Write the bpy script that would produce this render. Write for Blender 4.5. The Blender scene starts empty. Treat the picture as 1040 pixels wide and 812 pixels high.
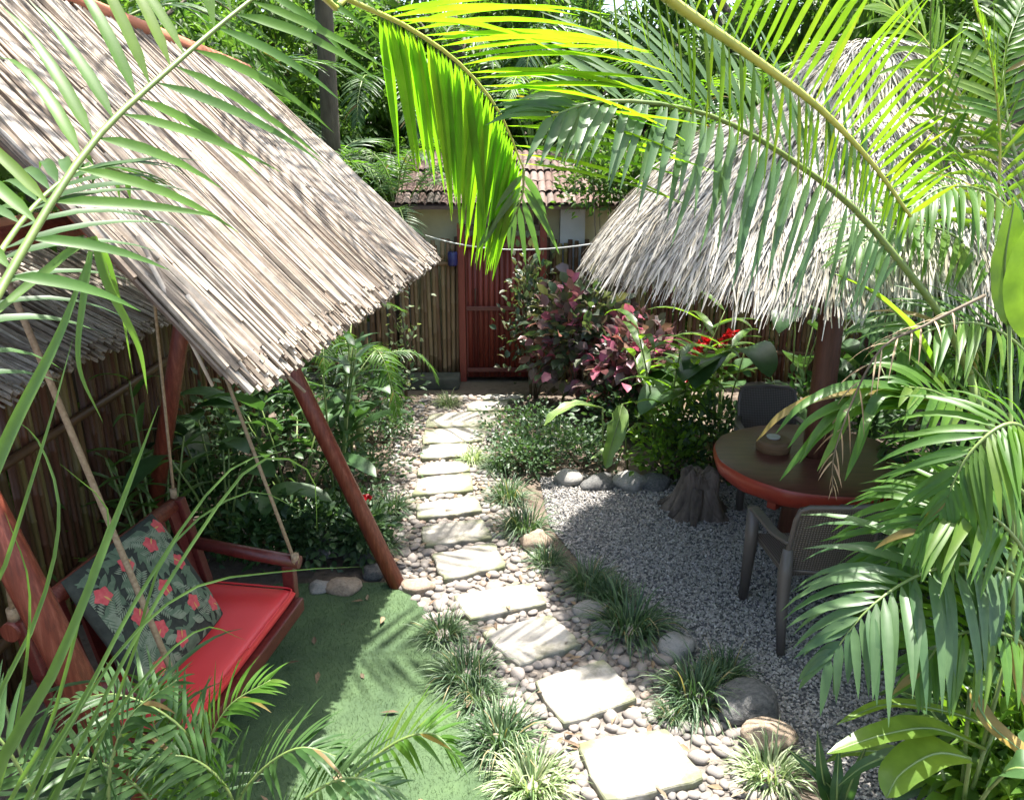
import bpy, bmesh, math, random
import numpy as np
from mathutils import Vector, Matrix, Euler, noise
R = math.radians
rng = np.random.default_rng(11)
random.seed(5)
scene = bpy.context.scene
col = scene.collection

# ------------------------------------------------------------------ camera
CAMH, PITCH, FPX = 2.95, R(18), 816.0
cam_d = bpy.data.cameras.new('camera'); cam = bpy.data.objects.new('camera', cam_d); col.objects.link(cam)
cam.location = (0, 0, CAMH); cam.rotation_euler = (R(90) - PITCH, 0, 0)
cam_d.sensor_width = 36; cam_d.lens = 36 * FPX / 1040; cam_d.clip_start = .05; cam_d.clip_end = 500
scene.camera = cam
_c, _s = math.cos(PITCH), math.sin(PITCH)
def _ray(u, v):
    a = (u - 520) / FPX; b = (406 - v) / FPX
    return (a, _c + b * _s, -_s + b * _c)
def gz(u, v, z=0.0):          # photo measurement -> point at height z
    r = _ray(u, v); t = (z - CAMH) / r[2]; return Vector((r[0] * t, r[1] * t, z))
def gy(u, v, y):              # photo measurement -> point at distance y
    r = _ray(u, v); t = y / r[1]; return Vector((r[0] * t, y, CAMH + r[2] * t))

# ------------------------------------------------------------------ materials
def newmat(name):
    m = bpy.data.materials.new(name); m.use_nodes = True
    nt = m.node_tree; b = nt.nodes['Principled BSDF']
    return m, nt, b
def ramp(nt, stops, src):
    r = nt.nodes.new('ShaderNodeValToRGB'); e = r.color_ramp.elements
    while len(e) < len(stops): e.new(.5)
    for k, (p, c) in enumerate(stops):
        e[k].position = p; e[k].color = (*c, 1)
    nt.links.new(src, r.inputs[0]); return r.outputs[0]
def noise_tex(nt, scale, detail=4, rough=.55, stretch=None, coord='Object'):
    tc = nt.nodes.new('ShaderNodeTexCoord'); n = nt.nodes.new('ShaderNodeTexNoise')
    n.inputs['Scale'].default_value = scale; n.inputs['Detail'].default_value = detail; n.inputs['Roughness'].default_value = rough
    if stretch:
        mp = nt.nodes.new('ShaderNodeMapping'); mp.inputs['Scale'].default_value = stretch
        nt.links.new(tc.outputs[coord], mp.inputs[0]); nt.links.new(mp.outputs[0], n.inputs['Vector'])
    else: nt.links.new(tc.outputs[coord], n.inputs['Vector'])
    return n.outputs['Fac']
def mixc(nt, fac, a, b, mode='MIX'):
    m = nt.nodes.new('ShaderNodeMix'); m.data_type = 'RGBA'; m.blend_type = mode
    for s, v in ((m.inputs[0], fac), (m.inputs[6], a), (m.inputs[7], b)):
        if isinstance(v, (int, float)): s.default_value = v
        elif isinstance(v, tuple): s.default_value = (*v, 1)
        else: nt.links.new(v, s)
    return m.outputs[2]
def bump(nt, b, h, strength=.3, dist=.01):
    bp = nt.nodes.new('ShaderNodeBump'); bp.inputs['Strength'].default_value = strength; bp.inputs['Distance'].default_value = dist
    nt.links.new(h, bp.inputs['Height']); nt.links.new(bp.outputs[0], b.inputs['Normal'])
def surf(name, c1, c2, scale=8, rough=.7, stretch=None, bstr=.3, bdist=.01, c3=None, spec=.5, island=False):
    m, nt, b = newmat(name)
    f = noise_tex(nt, scale, 6, .6, stretch)
    st = [(.3, c1), (.7, c2)] if c3 is None else [(.25, c1), (.5, c2), (.75, c3)]
    c = ramp(nt, st, f)
    if island:
        g = nt.nodes.new('ShaderNodeNewGeometry')
        c = mixc(nt, 1.0, c, ramp(nt, [(0, (.55, .55, .55)), (1, (1.35, 1.3, 1.25))], g.outputs['Random Per Island']), 'MULTIPLY')
    nt.links.new(c, b.inputs['Base Color']); b.inputs['Roughness'].default_value = rough
    b.inputs['Specular IOR Level'].default_value = spec
    f2 = noise_tex(nt, scale * 4, 5, .65, stretch)
    bump(nt, b, f2, bstr, bdist)
    return m
def leafmat(name, cols, rough=.38, trans=.4, tmul=(1.5, 1.7, .7), spec=.5, dead=None):
    m, nt, b = newmat(name)
    g = nt.nodes.new('ShaderNodeNewGeometry')
    n = len(cols); stp = [(i / max(1, n - 1), k) for i, k in enumerate(cols)]
    if dead: stp = [(p * .94, k) for p, k in stp] + [(.965, dead), (1.0, dead)]
    c = ramp(nt, stp, g.outputs['Random Per Island'])
    f = noise_tex(nt, 9, 3, .6)
    c = mixc(nt, 1.0, c, ramp(nt, [(.3, (.75, .78, .7)), (.7, (1.2, 1.15, 1.1))], f), 'MULTIPLY')
    nt.links.new(c, b.inputs['Base Color']); b.inputs['Roughness'].default_value = rough
    b.inputs['Specular IOR Level'].default_value = spec
    t = nt.nodes.new('ShaderNodeBsdfTranslucent')
    nt.links.new(mixc(nt, 1.0, c, tmul, 'MULTIPLY'), t.inputs[0])
    mx = nt.nodes.new('ShaderNodeMixShader'); mx.inputs[0].default_value = trans
    nt.links.new(b.outputs[0], mx.inputs[1]); nt.links.new(t.outputs[0], mx.inputs[2])
    nt.links.new(mx.outputs[0], nt.nodes['Material Output'].inputs[0])
    return m
def islandmat(name, cols, rough=.75, bscale=60, bstr=.25, spec=.3, stretch=None):
    m, nt, b = newmat(name)
    g = nt.nodes.new('ShaderNodeNewGeometry'); n = len(cols)
    c = ramp(nt, [(i / max(1, n - 1), k) for i, k in enumerate(cols)], g.outputs['Random Per Island'])
    f = noise_tex(nt, bscale, 4, .6, stretch)
    c = mixc(nt, 1.0, c, ramp(nt, [(.3, (.7, .7, .7)), (.7, (1.2, 1.2, 1.2))], f), 'MULTIPLY')
    nt.links.new(c, b.inputs['Base Color']); b.inputs['Roughness'].default_value = rough
    b.inputs['Specular IOR Level'].default_value = spec
    bump(nt, b, f, bstr, .004)
    return m
M = {}
M['soil'] = surf('soil', (.05, .035, .024), (.13, .10, .075), 5, .95, None, .7, .03, (.09, .065, .045))
M['pebble_bed'] = surf('pebble_bed', (.10, .085, .07), (.24, .21, .18), 14, .95, None, .8, .02)
M['gravel_bed'] = surf('gravel_bed', (.05, .05, .052), (.16, .16, .165), 40, .95, None, .9, .01)
M['gravel'] = islandmat('gravel_chip', [(.20, .185, .168), (.30, .28, .255), (.35, .325, .30), (.25, .232, .21), (.43, .405, .375), (.28, .26, .238)], .8)
M['pebble'] = islandmat('pebble', [(.18, .16, .14), (.26, .215, .175), (.155, .148, .14), (.31, .265, .22), (.235, .17, .13), (.36, .335, .30), (.125, .115, .105), (.28, .245, .215)], .75, 18)
def slabmat():
    m, nt, b = newmat('slab_stone')
    c = ramp(nt, [(.25, (.27, .255, .23)), (.5, (.37, .35, .315)), (.75, (.46, .44, .40))], noise_tex(nt, 4, 8, .68, None, 'Generated'))
    oi = nt.nodes.new('ShaderNodeObjectInfo')
    c = mixc(nt, 1.0, c, ramp(nt, [(0, (.72, .70, .66)), (1, (1.1, 1.08, 1.05))], oi.outputs['Random']), 'MULTIPLY')
    st = ramp(nt, [(.50, (0, 0, 0)), (.66, (1, 1, 1))], noise_tex(nt, 3.1, 7, .7)); c = mixc(nt, st, c, (.16, .15, .10))
    tc = nt.nodes.new('ShaderNodeTexCoord'); vm = nt.nodes.new('ShaderNodeVectorMath'); vm.operation = 'LENGTH'
    mp = nt.nodes.new('ShaderNodeMapping'); mp.inputs['Location'].default_value = (-1, -1, 0); mp.inputs['Scale'].default_value = (2, 2, 0)
    nt.links.new(tc.outputs['Generated'], mp.inputs[0]); nt.links.new(mp.outputs[0], vm.inputs[0])
    ad = nt.nodes.new('ShaderNodeMath'); nt.links.new(vm.outputs['Value'], ad.inputs[0]); nt.links.new(noise_tex(nt, 7, 6, .7), ad.inputs[1])
    ms = ramp(nt, [(.62, (0, 0, 0)), (.80, (.8, .8, .8))], ad.outputs[0].node.outputs[0] if False else _half(nt, ad.outputs[0]))
    c = mixc(nt, ms, c, (.10, .115, .045))
    nt.links.new(c, b.inputs['Base Color']); b.inputs['Roughness'].default_value = .88
    bump(nt, b, noise_tex(nt, 14, 8, .7), .6, .012); return m
def _half(nt, o):
    m = nt.nodes.new('ShaderNodeMath'); m.operation = 'MULTIPLY'; m.inputs[1].default_value = .5; nt.links.new(o, m.inputs[0]); return m.outputs[0]
M['slab'] = slabmat()
M['rock'] = surf('rock', (.13, .125, .12), (.30, .285, .26), 7, .85, None, .6, .02, (.22, .2, .175))
M['rock_dark'] = surf('rock_dark', (.06, .06, .06), (.17, .165, .155), 7, .85, None, .6, .02)
M['rock_tan'] = surf('rock_tan', (.22, .16, .11), (.38, .30, .22), 6, .85, None, .6, .02)
M['turf'] = surf('turf_sheet', (.032, .06, .025), (.065, .11, .043), 3.5, .95, None, .6, .01)
M['turf_blade'] = leafmat('turf_blade', [(.038, .078, .028), (.058, .102, .036), (.088, .13, .05)], .5, .25)
M['reed'] = islandmat('reed', [(.13, .09, .06), (.36, .31, .245), (.21, .16, .115), (.46, .415, .35), (.31, .255, .195), (.085, .058, .04), (.40, .36, .305)], .7, 20)
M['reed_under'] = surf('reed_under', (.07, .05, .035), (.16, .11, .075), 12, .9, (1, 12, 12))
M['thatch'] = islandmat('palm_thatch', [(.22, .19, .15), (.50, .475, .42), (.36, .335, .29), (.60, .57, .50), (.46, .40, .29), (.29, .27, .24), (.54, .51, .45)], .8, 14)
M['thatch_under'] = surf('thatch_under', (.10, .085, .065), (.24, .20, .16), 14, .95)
M['redwood'] = surf('red_varnished_wood', (.085, .017, .011), (.17, .034, .018), 5, .42, (12, 12, 1.2), .35, .006, (.28, .085, .05))
M['darkred'] = surf('dark_red_wood', (.075, .014, .012), (.14, .026, .02), 6, .35, (8, 8, 8), .2, .004)
M['brownpost'] = surf('brown_post', (.07, .022, .013), (.13, .045, .026), 5, .5, (10, 10, 1), .3, .006)
M['bamboo'] = islandmat('split_bamboo', [(.06, .022, .012), (.11, .042, .020), (.08, .03, .015), (.14, .08, .03), (.055, .022, .013), (.18, .14, .045), (.065, .024, .014)], .5, 6, .3, .4, (1, 1, .15))
M['bamboo_red'] = islandmat('red_bamboo', [(.13, .028, .018), (.20, .045, .025), (.16, .035, .02), (.10, .022, .016)], .45, 6, .3, .4, (1, 1, .15))
M['bamboo_back'] = islandmat('brown_bamboo', [(.16, .085, .045), (.23, .135, .075), (.19, .11, .06), (.28, .19, .10), (.13, .07, .04)], .6, 6, .3, .3, (1, 1, .15))
M['rope'] = surf('rope', (.24, .16, .09), (.42, .31, .19), 60, .9, None, .6, .004)
M['redvinyl'] = surf('red_vinyl', (.66, .035, .04), (.72, .05, .052), 3, .42, None, .06, .004)
M['floral'] = surf('dark_floral_cloth', (.024, .028, .02), (.05, .055, .042), 30, .9, None, .2, .002)
M['fleaf1'] = surf('print_leaf_dark', (.08, .12, .07), (.15, .20, .12), 40, .9, None, .1, .001)
M['fleaf2'] = surf('print_leaf_pale', (.19, .22, .14), (.28, .31, .21), 40, .9, None, .1, .001)
M['fred'] = surf('print_flower', (.55, .055, .07), (.70, .14, .13), 40, .9, None, .1, .001)
M['fyel'] = surf('print_stamen', (.6, .3, .08), (.7, .42, .15), 40, .9, None, .1, .001)
M['concrete'] = surf('concrete', (.16, .155, .14), (.28, .27, .25), 6, .9, None, .4, .006)
M['darkkerb'] = surf('mossy_kerb', (.035, .04, .03), (.085, .085, .07), 6, .95, None, .5, .01)
M['cream'] = surf('cream_wall', (.50, .45, .26), (.62, .57, .36), 3, .85, None, .1, .004)
M['white'] = surf('white_wall', (.42, .42, .43), (.55, .55, .55), 3, .85, None, .1, .004)
M['tile'] = islandmat('clay_tile', [(.10, .06, .05), (.15, .095, .08), (.12, .075, .06), (.19, .14, .12), (.075, .06, .05)], .8, 14)
M['terracotta'] = surf('terracotta', (.34, .11, .055), (.46, .17, .085), 8, .75, None, .3, .006)
M['beam'] = surf('dark_beam', (.05, .028, .018), (.10, .055, .035), 5, .7, (8, 8, 1))
M['doorred'] = islandmat('red_door_plank', [(.15, .025, .017), (.21, .04, .024), (.17, .03, .02), (.12, .022, .016)], .5, 6, .3, .4, (1, 1, .12))
M['bark'] = surf('bark', (.06, .045, .033), (.14, .115, .085), 9, .9, (1, 1, .3), .7, .02)
M['stem'] = surf('green_stem', (.10, .16, .04), (.19, .25, .07), 10, .45, None, .15, .004)
M['stem_y'] = surf('yellow_green_stem', (.28, .33, .05), (.42, .42, .08), 10, .4, None, .1, .004)
M['stem_d'] = surf('brown_stem', (.07, .05, .03), (.13, .10, .06), 10, .7, None, .3, .004)
M['stump'] = surf('weathered_root', (.055, .04, .032), (.20, .155, .125), 7, .9, (1, 1, .25), .9, .03)
M['tabletop'] = surf('table_top_wood', (.085, .028, .02), (.15, .055, .038), 4, .34, (1, 7, 1), .12, .004)
M['tableedge'] = surf('table_edge_red', (.24, .026, .016), (.36, .05, .026), 5, .35, None, .25, .01)
M['woodblock'] = surf('turned_wood', (.13, .07, .035), (.21, .12, .06), 10, .6, (1, 1, 6), .2, .004)
M['ash'] = surf('grey_ceramic', (.4, .4, .38), (.55, .55, .52), 10, .4, None, .05, .002)
M['plastic'] = surf('taupe_plastic', (.085, .07, .062), (.11, .093, .083), 4, .42, None, .04, .002)
M['cable'] = surf('pale_cable', (.45, .45, .43), (.6, .6, .58), 10, .5, None, .05, .002)
def weave():
    m, nt, b = newmat('woven_plastic'); tc = nt.nodes.new('ShaderNodeTexCoord')
    hs = []
    for d in ('X', 'Z'):
        w = nt.nodes.new('ShaderNodeTexWave'); w.wave_type = 'BANDS'; w.bands_direction = d
        w.inputs['Scale'].default_value = 22; nt.links.new(tc.outputs['Object'], w.inputs['Vector']); hs.append(w.outputs['Fac'])
    mm = nt.nodes.new('ShaderNodeMath'); mm.operation = 'MULTIPLY'; nt.links.new(hs[0], mm.inputs[0]); nt.links.new(hs[1], mm.inputs[1])
    c = ramp(nt, [(0, (.045, .036, .03)), (.6, (.15, .125, .105))], mm.outputs[0])
    nt.links.new(c, b.inputs['Base Color']); b.inputs['Roughness'].default_value = .45
    bump(nt, b, mm.outputs[0], .6, .006); return m
M['weave'] = weave()
# foliage
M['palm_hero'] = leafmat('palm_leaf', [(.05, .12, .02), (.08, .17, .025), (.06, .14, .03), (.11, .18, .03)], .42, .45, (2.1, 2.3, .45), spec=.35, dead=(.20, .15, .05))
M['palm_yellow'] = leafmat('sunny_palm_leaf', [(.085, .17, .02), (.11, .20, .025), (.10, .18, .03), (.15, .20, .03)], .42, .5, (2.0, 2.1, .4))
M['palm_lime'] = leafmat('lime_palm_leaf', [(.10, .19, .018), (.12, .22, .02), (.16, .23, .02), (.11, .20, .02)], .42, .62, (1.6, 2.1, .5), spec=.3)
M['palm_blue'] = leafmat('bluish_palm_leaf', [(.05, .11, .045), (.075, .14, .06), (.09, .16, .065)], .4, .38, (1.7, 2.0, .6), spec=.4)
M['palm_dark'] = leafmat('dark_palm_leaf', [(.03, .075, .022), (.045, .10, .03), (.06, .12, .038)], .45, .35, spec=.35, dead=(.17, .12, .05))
M['strap'] = leafmat('strap_leaf', [(.07, .15, .03), (.11, .20, .045), (.08, .16, .05)], .4, .4)
M['strap_dark'] = leafmat('dark_strap_leaf', [(.035, .075, .03), (.05, .10, .045), (.075, .13, .06)], .4, .3)
M['mondo'] = leafmat('mondo_grass', [(.035, .075, .035), (.05, .10, .045), (.08, .14, .06), (.12, .18, .09)], .45, .25, dead=(.28, .22, .11))
M['variegated'] = leafmat('variegated_grass', [(.14, .22, .08), (.38, .42, .28), (.10, .18, .06), (.45, .48, .34)], .45, .3)
M['broad'] = leafmat('broad_leaf', [(.03, .075, .025), (.045, .10, .035), (.06, .12, .045)], .42, .3, spec=.35)
M['broad_light'] = leafmat('light_broad_leaf', [(.08, .17, .03), (.12, .21, .04), (.10, .18, .05)], .35, .55, (1.9, 2.0, .5))
M['banana'] = leafmat('pale_banana_leaf', [(.14, .26, .06), (.19, .30, .09), (.16, .27, .07)], .4, .4, (1.3, 1.4, .6))
M['small'] = leafmat('small_leaf', [(.03, .065, .03), (.045, .09, .04), (.075, .13, .06), (.05, .10, .035)], .42, .3)
M['tree1'] = leafmat('tree_leaf', [(.045, .10, .025), (.07, .13, .03), (.10, .17, .04), (.055, .11, .03)], .5, .45, spec=.3)
M['tree2'] = leafmat('light_tree_leaf', [(.08, .16, .03), (.11, .19, .04), (.065, .13, .03), (.13, .20, .05)], .5, .5, spec=.3)
M['copper'] = leafmat('copperleaf', [(.08, .05, .05), (.13, .075, .085), (.07, .08, .055), (.46, .11, .20), (.15, .11, .07), (.32, .14, .11), (.13, .12, .13), (.50, .13, .24), (.10, .09, .06), (.09, .11, .07)], .4, .3, (1.2, 1.0, 1.0))
M['copper_green'] = leafmat('copperleaf_green', [(.04, .075, .04), (.07, .11, .06), (.13, .12, .07), (.05, .07, .06)], .4, .3)
M['redflower'] = leafmat('red_bract', [(.45, .012, .02), (.55, .02, .025), (.35, .01, .02)], .4, .25, (1.3, .8, .8))
M['yellowleaf'] = leafmat('yellowing_leaf', [(.35, .24, .04), (.30, .20, .05), (.22, .22, .05)], .45, .4, (1.3, 1.2, .6))
M['deadleaf'] = leafmat('dry_leaf', [(.30, .20, .12), (.42, .32, .22), (.20, .12, .07)], .7, .25, (1.1, 1.0, .8))
M['litter'] = islandmat('leaf_litter', [(.16, .10, .06), (.24, .17, .10), (.10, .065, .04), (.30, .24, .16)], .8, 20)
M['bluething'] = surf('blue_plastic', (.02, .02, .10), (.035, .035, .15), 6, .4, None, .05, .002)
M['hill'] = surf('hill_soil', (.03, .05, .02), (.06, .09, .035), 2, .95)

# ------------------------------------------------------------------ mesh builder
class MB:
    def __init__(s): s.V = []; s.F4 = []; s.F = []; s.n = 0
    def arr(s, V, Q, mi=0, smooth=True):
        V = np.asarray(V, float).reshape(-1, 3); Q = np.asarray(Q, int)
        s.V.append(V); s.F.append((Q + s.n, mi, smooth)); s.n += len(V)
    def pyd(s, V, F, mi=0, smooth=False):
        V = np.asarray([tuple(v) for v in V], float)
        by = {}
        for f in F: by.setdefault(len(f), []).append(f)
        for k, fs in by.items(): s.F.append((np.asarray(fs, int) + s.n, mi, smooth))
        s.V.append(V); s.n += len(V)
    def box(s, c, size, mi=0, rot=None, taper=1.0):
        x, y, z = [k / 2 for k in size]; vs = []
        for sz in (-1, 1):
            t = taper if sz > 0 else 1
            for sx, sy in ((-1, -1), (1, -1), (1, 1), (-1, 1)):
                v = Vector((sx * x * t, sy * y * t, sz * z))
                if rot is not None: v = rot @ v
                vs.append(v + Vector(c))
        s.pyd(vs, [(3, 2, 1, 0), (4, 5, 6, 7), (0, 1, 5, 4), (1, 2, 6, 5), (2, 3, 7, 6), (3, 0, 4, 7)], mi)
    def tube(s, pts, rad, n=10, mi=0, cap=True, wob=0.0):
        pts = [Vector(p) for p in pts]; m = len(pts)
        if not hasattr(rad, '__len__'): rad = [rad] * m
        vs = []; fr = None
        for i, p in enumerate(pts):
            t = (pts[min(i + 1, m - 1)] - pts[max(i - 1, 0)]).normalized()
            if fr is None:
                a = Vector((0, 0, 1)) if abs(t.z) < .9 else Vector((1, 0, 0)); fr = a.cross(t).normalized()
            fr = (fr - t * fr.dot(t)).normalized(); b = t.cross(fr)
            for k in range(n):
                a = 2 * math.pi * k / n; r = rad[i] * (1 + wob * random.uniform(-1, 1))
                vs.append(p + (fr * math.cos(a) + b * math.sin(a)) * r)
        fs = [(i * n + k, i * n + (k + 1) % n, (i + 1) * n + (k + 1) % n, (i + 1) * n + k) for i in range(m - 1) for k in range(n)]
        s.pyd(vs, fs, mi, True)
        if cap: s.F.append((np.asarray([tuple(range(n - 1, -1, -1))]) + s.n - len(vs), mi, False)); s.F.append((np.asarray([tuple(range((m - 1) * n, m * n))]) + s.n - len(vs), mi, False))
    def build(s, name, mats, parent=None):
        if not isinstance(mats, (list, tuple)): mats = [mats]
        me = bpy.data.meshes.new(name)
        V = np.concatenate(s.V).astype(np.float32)
        loops = np.concatenate([f.reshape(-1) for f, _, _ in s.F]).astype(np.int32)
        tot = np.concatenate([np.full(len(f), f.shape[1]) for f, _, _ in s.F]).astype(np.int32)
        mi = np.concatenate([np.full(len(f), m) for f, m, _ in s.F]).astype(np.int32)
        sm = np.concatenate([np.full(len(f), k) for f, _, k in s.F])
        st = np.concatenate([[0], np.cumsum(tot)[:-1]]).astype(np.int32)
        me.vertices.add(len(V)); me.vertices.foreach_set('co', V.reshape(-1))
        me.loops.add(len(loops)); me.loops.foreach_set('vertex_index', loops)
        me.polygons.add(len(tot)); me.polygons.foreach_set('loop_start', st)
        me.polygons.foreach_set('material_index', mi); me.polygons.foreach_set('use_smooth', sm)
        for m in mats: me.materials.append(m)
        me.update(calc_edges=True); me.validate()
        o = bpy.data.objects.new(name, me); col.objects.link(o)
        if parent is not None: o.parent = parent
        return o
def tag(o, label=None, cat=None, group=None, kind=None):
    if label: o['label'] = label
    if cat: o['category'] = cat
    if group: o['group'] = group
    if kind: o['kind'] = kind
    return o
def empty(name, loc, label, cat, group=None, rz=0):
    o = bpy.data.objects.new(name, None); col.objects.link(o); o.location = loc; o.rotation_euler.z = rz
    o.empty_display_size = .1
    return tag(o, label, cat, group)
def inst(src, name, parent=None, loc=(0, 0, 0), rot=(0, 0, 0), sc=1):
    o = bpy.data.objects.new(name, src.data); col.objects.link(o)
    o.location = loc; o.rotation_euler = rot; o.scale = (sc, sc, sc) if not hasattr(sc, '__len__') else sc
    if parent is not None: o.parent = parent
    return o
def bevel(o, w, seg=2, ang=30):
    bm = bmesh.new(); bm.from_mesh(o.data)
    es = [e for e in bm.edges if len(e.link_faces) == 2 and e.calc_face_angle(0) > R(ang)]
    bmesh.ops.bevel(bm, geom=es, offset=w, segments=seg, affect='EDGES', profile=.6)
    bm.to_mesh(o.data); bm.free(); return o
def norm(a): return a / np.maximum(1e-9, np.linalg.norm(a, axis=-1, keepdims=True))
PROF = {
 'lance': lambda t: np.clip(np.sin(np.pi * np.clip(t, 0, 1) ** .62), 0, 1) ** .8 * (1 - .15 * t) + .03,
 'strap': lambda t: np.clip((1 - t ** 2.2), 0, 1) * (.65 + .35 * np.minimum(1, t * 5)) + .02,
 'oval': lambda t: np.clip(np.sin(np.pi * t ** .8), 0, 1) ** .55 + .015,
 'heart': lambda t: np.clip(np.sin(np.pi * t ** .55), 0, 1) ** .6 + .015,
 'strip': lambda t: .8 + .2 * np.sin(np.pi * t) - .5 * np.clip(t - .8, 0, 1) * 5 * .6,
}
def blades(mb, P, D, N, L, W, droop=.3, segs=4, prof='lance', fold=.18, mi=0, wave=0.0):
    P = np.atleast_2d(np.asarray(P, float)); n = len(P)
    D = norm(np.broadcast_to(np.asarray(D, float), (n, 3))); N = np.broadcast_to(np.asarray(N, float), (n, 3))
    L = np.broadcast_to(np.asarray(L, float), n); W = np.broadcast_to(np.asarray(W, float), n)
    droop = np.broadcast_to(np.asarray(droop, float), n)
    V = np.zeros((n, segs + 1, 3, 3)); pos = P.copy(); g = np.array([0, 0, -1.0])
    fn = PROF[prof]
    S0 = norm(np.cross(D, N))
    for k in range(segs + 1):
        t = k / segs
        d = norm(D + droop[:, None] * (t ** 1.3) * g)
        if k: pos = pos + d * (L / segs)[:, None]
        s = norm(S0 - d * np.sum(S0 * d, 1, keepdims=True)); u = np.cross(s, d)
        w = (W * fn(np.float64(t)))[:, None] / 2
        wv = (wave * W * np.sin(t * 9 + np.arange(n)))[:, None] * u if wave else 0
        V[:, k, 0] = pos - s * w + u * w * 2 * fold + wv; V[:, k, 1] = pos; V[:, k, 2] = pos + s * w + u * w * 2 * fold - wv
    base = (np.arange(n) * (segs + 1) * 3)[:, None, None, None]
    kk = (np.arange(segs) * 3)[None, :, None, None]; jj = np.arange(2)[None, None, :, None]
    q = np.array([0, 1, 4, 3])[None, None, None, :]
    mb.arr(V.reshape(-1, 3), (base + kk + jj + q).reshape(-1, 4), mi)
def catmull(pts, m):
    P = [Vector(p) for p in pts]; P = [P[0] * 2 - P[1]] + P + [P[-1] * 2 - P[-2]]
    out = []; k = len(P) - 3
    for i in range(m):
        x = i / (m - 1) * k; j = min(int(x), k - 1); t = x - j
        a, b, c, d = P[j:j + 4]
        out.append(.5 * ((2 * b) + (c - a) * t + (2 * a - 5 * b + 4 * c - d) * t * t + (3 * b - a - 3 * c + d) * t ** 3))
    return np.array([tuple(v) for v in out])
def frond_mesh(name, pts, mats, n=34, L=.45, W=.032, t0=.15, t1=1.0, ang=62, tipang=28, droop=.5, lift=.25, r0=.012, parent=None, roll=0.0, seed=0, jit=.08, skip=0.0, lenprof=None, upv=None, droop2=None, dirfix=None, nfix=None, thin=0, len2=1.0):
    rg = np.random.default_rng(seed); m = 40
    C = catmull(pts, m); mb = MB()
    mb.tube([Vector(c) for c in C[::2]] + [Vector(C[-1])], list(np.linspace(r0, r0 * .22, len(C[::2]) + 1)), 6, 1)
    T = norm(np.gradient(C, axis=0))
    up0 = np.array(upv if upv is not None else (0, 0, 1.0))
    side = norm(np.cross(T, up0)); nor = np.cross(side, T)
    if roll:
        a = roll; side, nor = side * math.cos(a) + nor * math.sin(a), nor * math.cos(a) - side * math.sin(a)
    for sg in (-1, 1):
        t = t0 + (t1 - t0) * (np.arange(n) + rg.uniform(-.3, .3, n) + .5) / n
        t = np.clip(t, 0, .999)
        if skip: t = t[rg.random(n) > skip]
        if thin and sg < 0: t = t[::thin]
        k = len(t); x = t * (m - 1); i = np.minimum(x.astype(int), m - 2); f = (x - i)[:, None]
        P = C[i] * (1 - f) + C[i + 1] * f; Tt = norm(T[i] * (1 - f) + T[i + 1] * f); S = side[i] * sg; Nn = nor[i]
        tt = (t - t0) / (t1 - t0)
        if nfix is not None: Nn = np.broadcast_to(np.array(nfix, float), Nn.shape)
        a = np.radians(ang + (tipang - ang) * tt ** 1.8 + rg.normal(0, 4, k))[:, None]
        D = Tt * np.cos(a) + S * np.sin(a) + Nn * (lift + rg.normal(0, .06, k))[:, None]
        if dirfix is not None: D = norm(norm(D) * .35 + np.array(dirfix[sg], float) + rg.normal(0, .05, (k, 3)))
        lp = lenprof(tt) if lenprof else (.55 + .45 * np.sin(np.pi * np.clip(tt * 1.15, 0, 1))) * (1 - .35 * tt ** 3)
        Ls = L * lp * (len2 if sg < 0 else 1) * (1 + rg.normal(0, jit, k))
        blades(mb, P, D, Nn, Ls, W * (1 + rg.normal(0, .1, k)) * (.7 + .3 * lp), (droop2 if droop2 is not None and sg < 0 else droop) * (1 + rg.normal(0, .3, k)), 6, 'lance', .16)
    return mb.build(name, mats, parent)
def rel(root, pts): return [Vector(p) - root.location for p in pts]
def in_poly(p, poly):
    x, y = p; r = False; j = len(poly) - 1
    for i in range(len(poly)):
        a, b = poly[i], poly[j]
        if (a[1] > y) != (b[1] > y) and x < (b[0] - a[0]) * (y - a[1]) / (b[1] - a[1]) + a[0]: r = not r
        j = i
    return r
def sheet(name, poly, z, mat, thick=0.0):
    bm = bmesh.new(); vs = [bm.verts.new((x, y, z)) for x, y in poly]; f = bm.faces.new(vs)
    if f.normal.z < 0: f.normal_flip()
    me = bpy.data.meshes.new(name); bm.to_mesh(me); bm.free(); me.materials.append(mat)
    o = bpy.data.objects.new(name, me); col.objects.link(o); return tag(o, kind='structure')
def smooth_poly(p, m=70):
    P = p + [p[0]]; C = catmull([(x, y, 0) for x, y in P], m); return [(c[0], c[1]) for c in C[:-1]]
#@@SETTING
# ------------------------------------------------------------------ setting
g = MB(); NX = 60
xs = np.linspace(-60, 60, NX); ys = np.linspace(-20, 140, NX)
sheet('ground', [(-200, -60), (200, -60), (200, 300), (-200, 300)], 0, M['soil'])
PATH = [(-.2, 2.3), (-.1, 3.1), (-.35, 4.0), (-.6, 4.6), (-.86, 5.0), (-1.1, 5.7), (-1.14, 6.9), (-1.25, 8.25), (-1.05, 9.2), (-.05, 9.2), (-.2, 7.65),
        (-.1, 6.6), (.2, 5.6), (.5, 4.75), (.9, 4.17), (1.15, 3.56), (1.35, 3.0), (1.4, 2.3)]
GRAV = [(.25, 6.75), (1.0, 6.85), (1.8, 6.6), (2.9, 6.7), (3.6, 5.6), (3.5, 3.6), (2.6, 2.5), (1.7, 2.3), (1.38, 3.4), (1.05, 3.95), (.75, 4.6), (.5, 5.2), (.3, 5.8)]
TURF = [(-1.62, 4.9), (-.80, 4.92), (-.52, 4.5), (-.27, 3.95), (.0, 3.4), (.12, 2.9), (.1, 2.2), (-2.4, 2.2), (-2.2, 4.6)]
sheet('path', PATH, .004, M['pebble_bed'])
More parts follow.
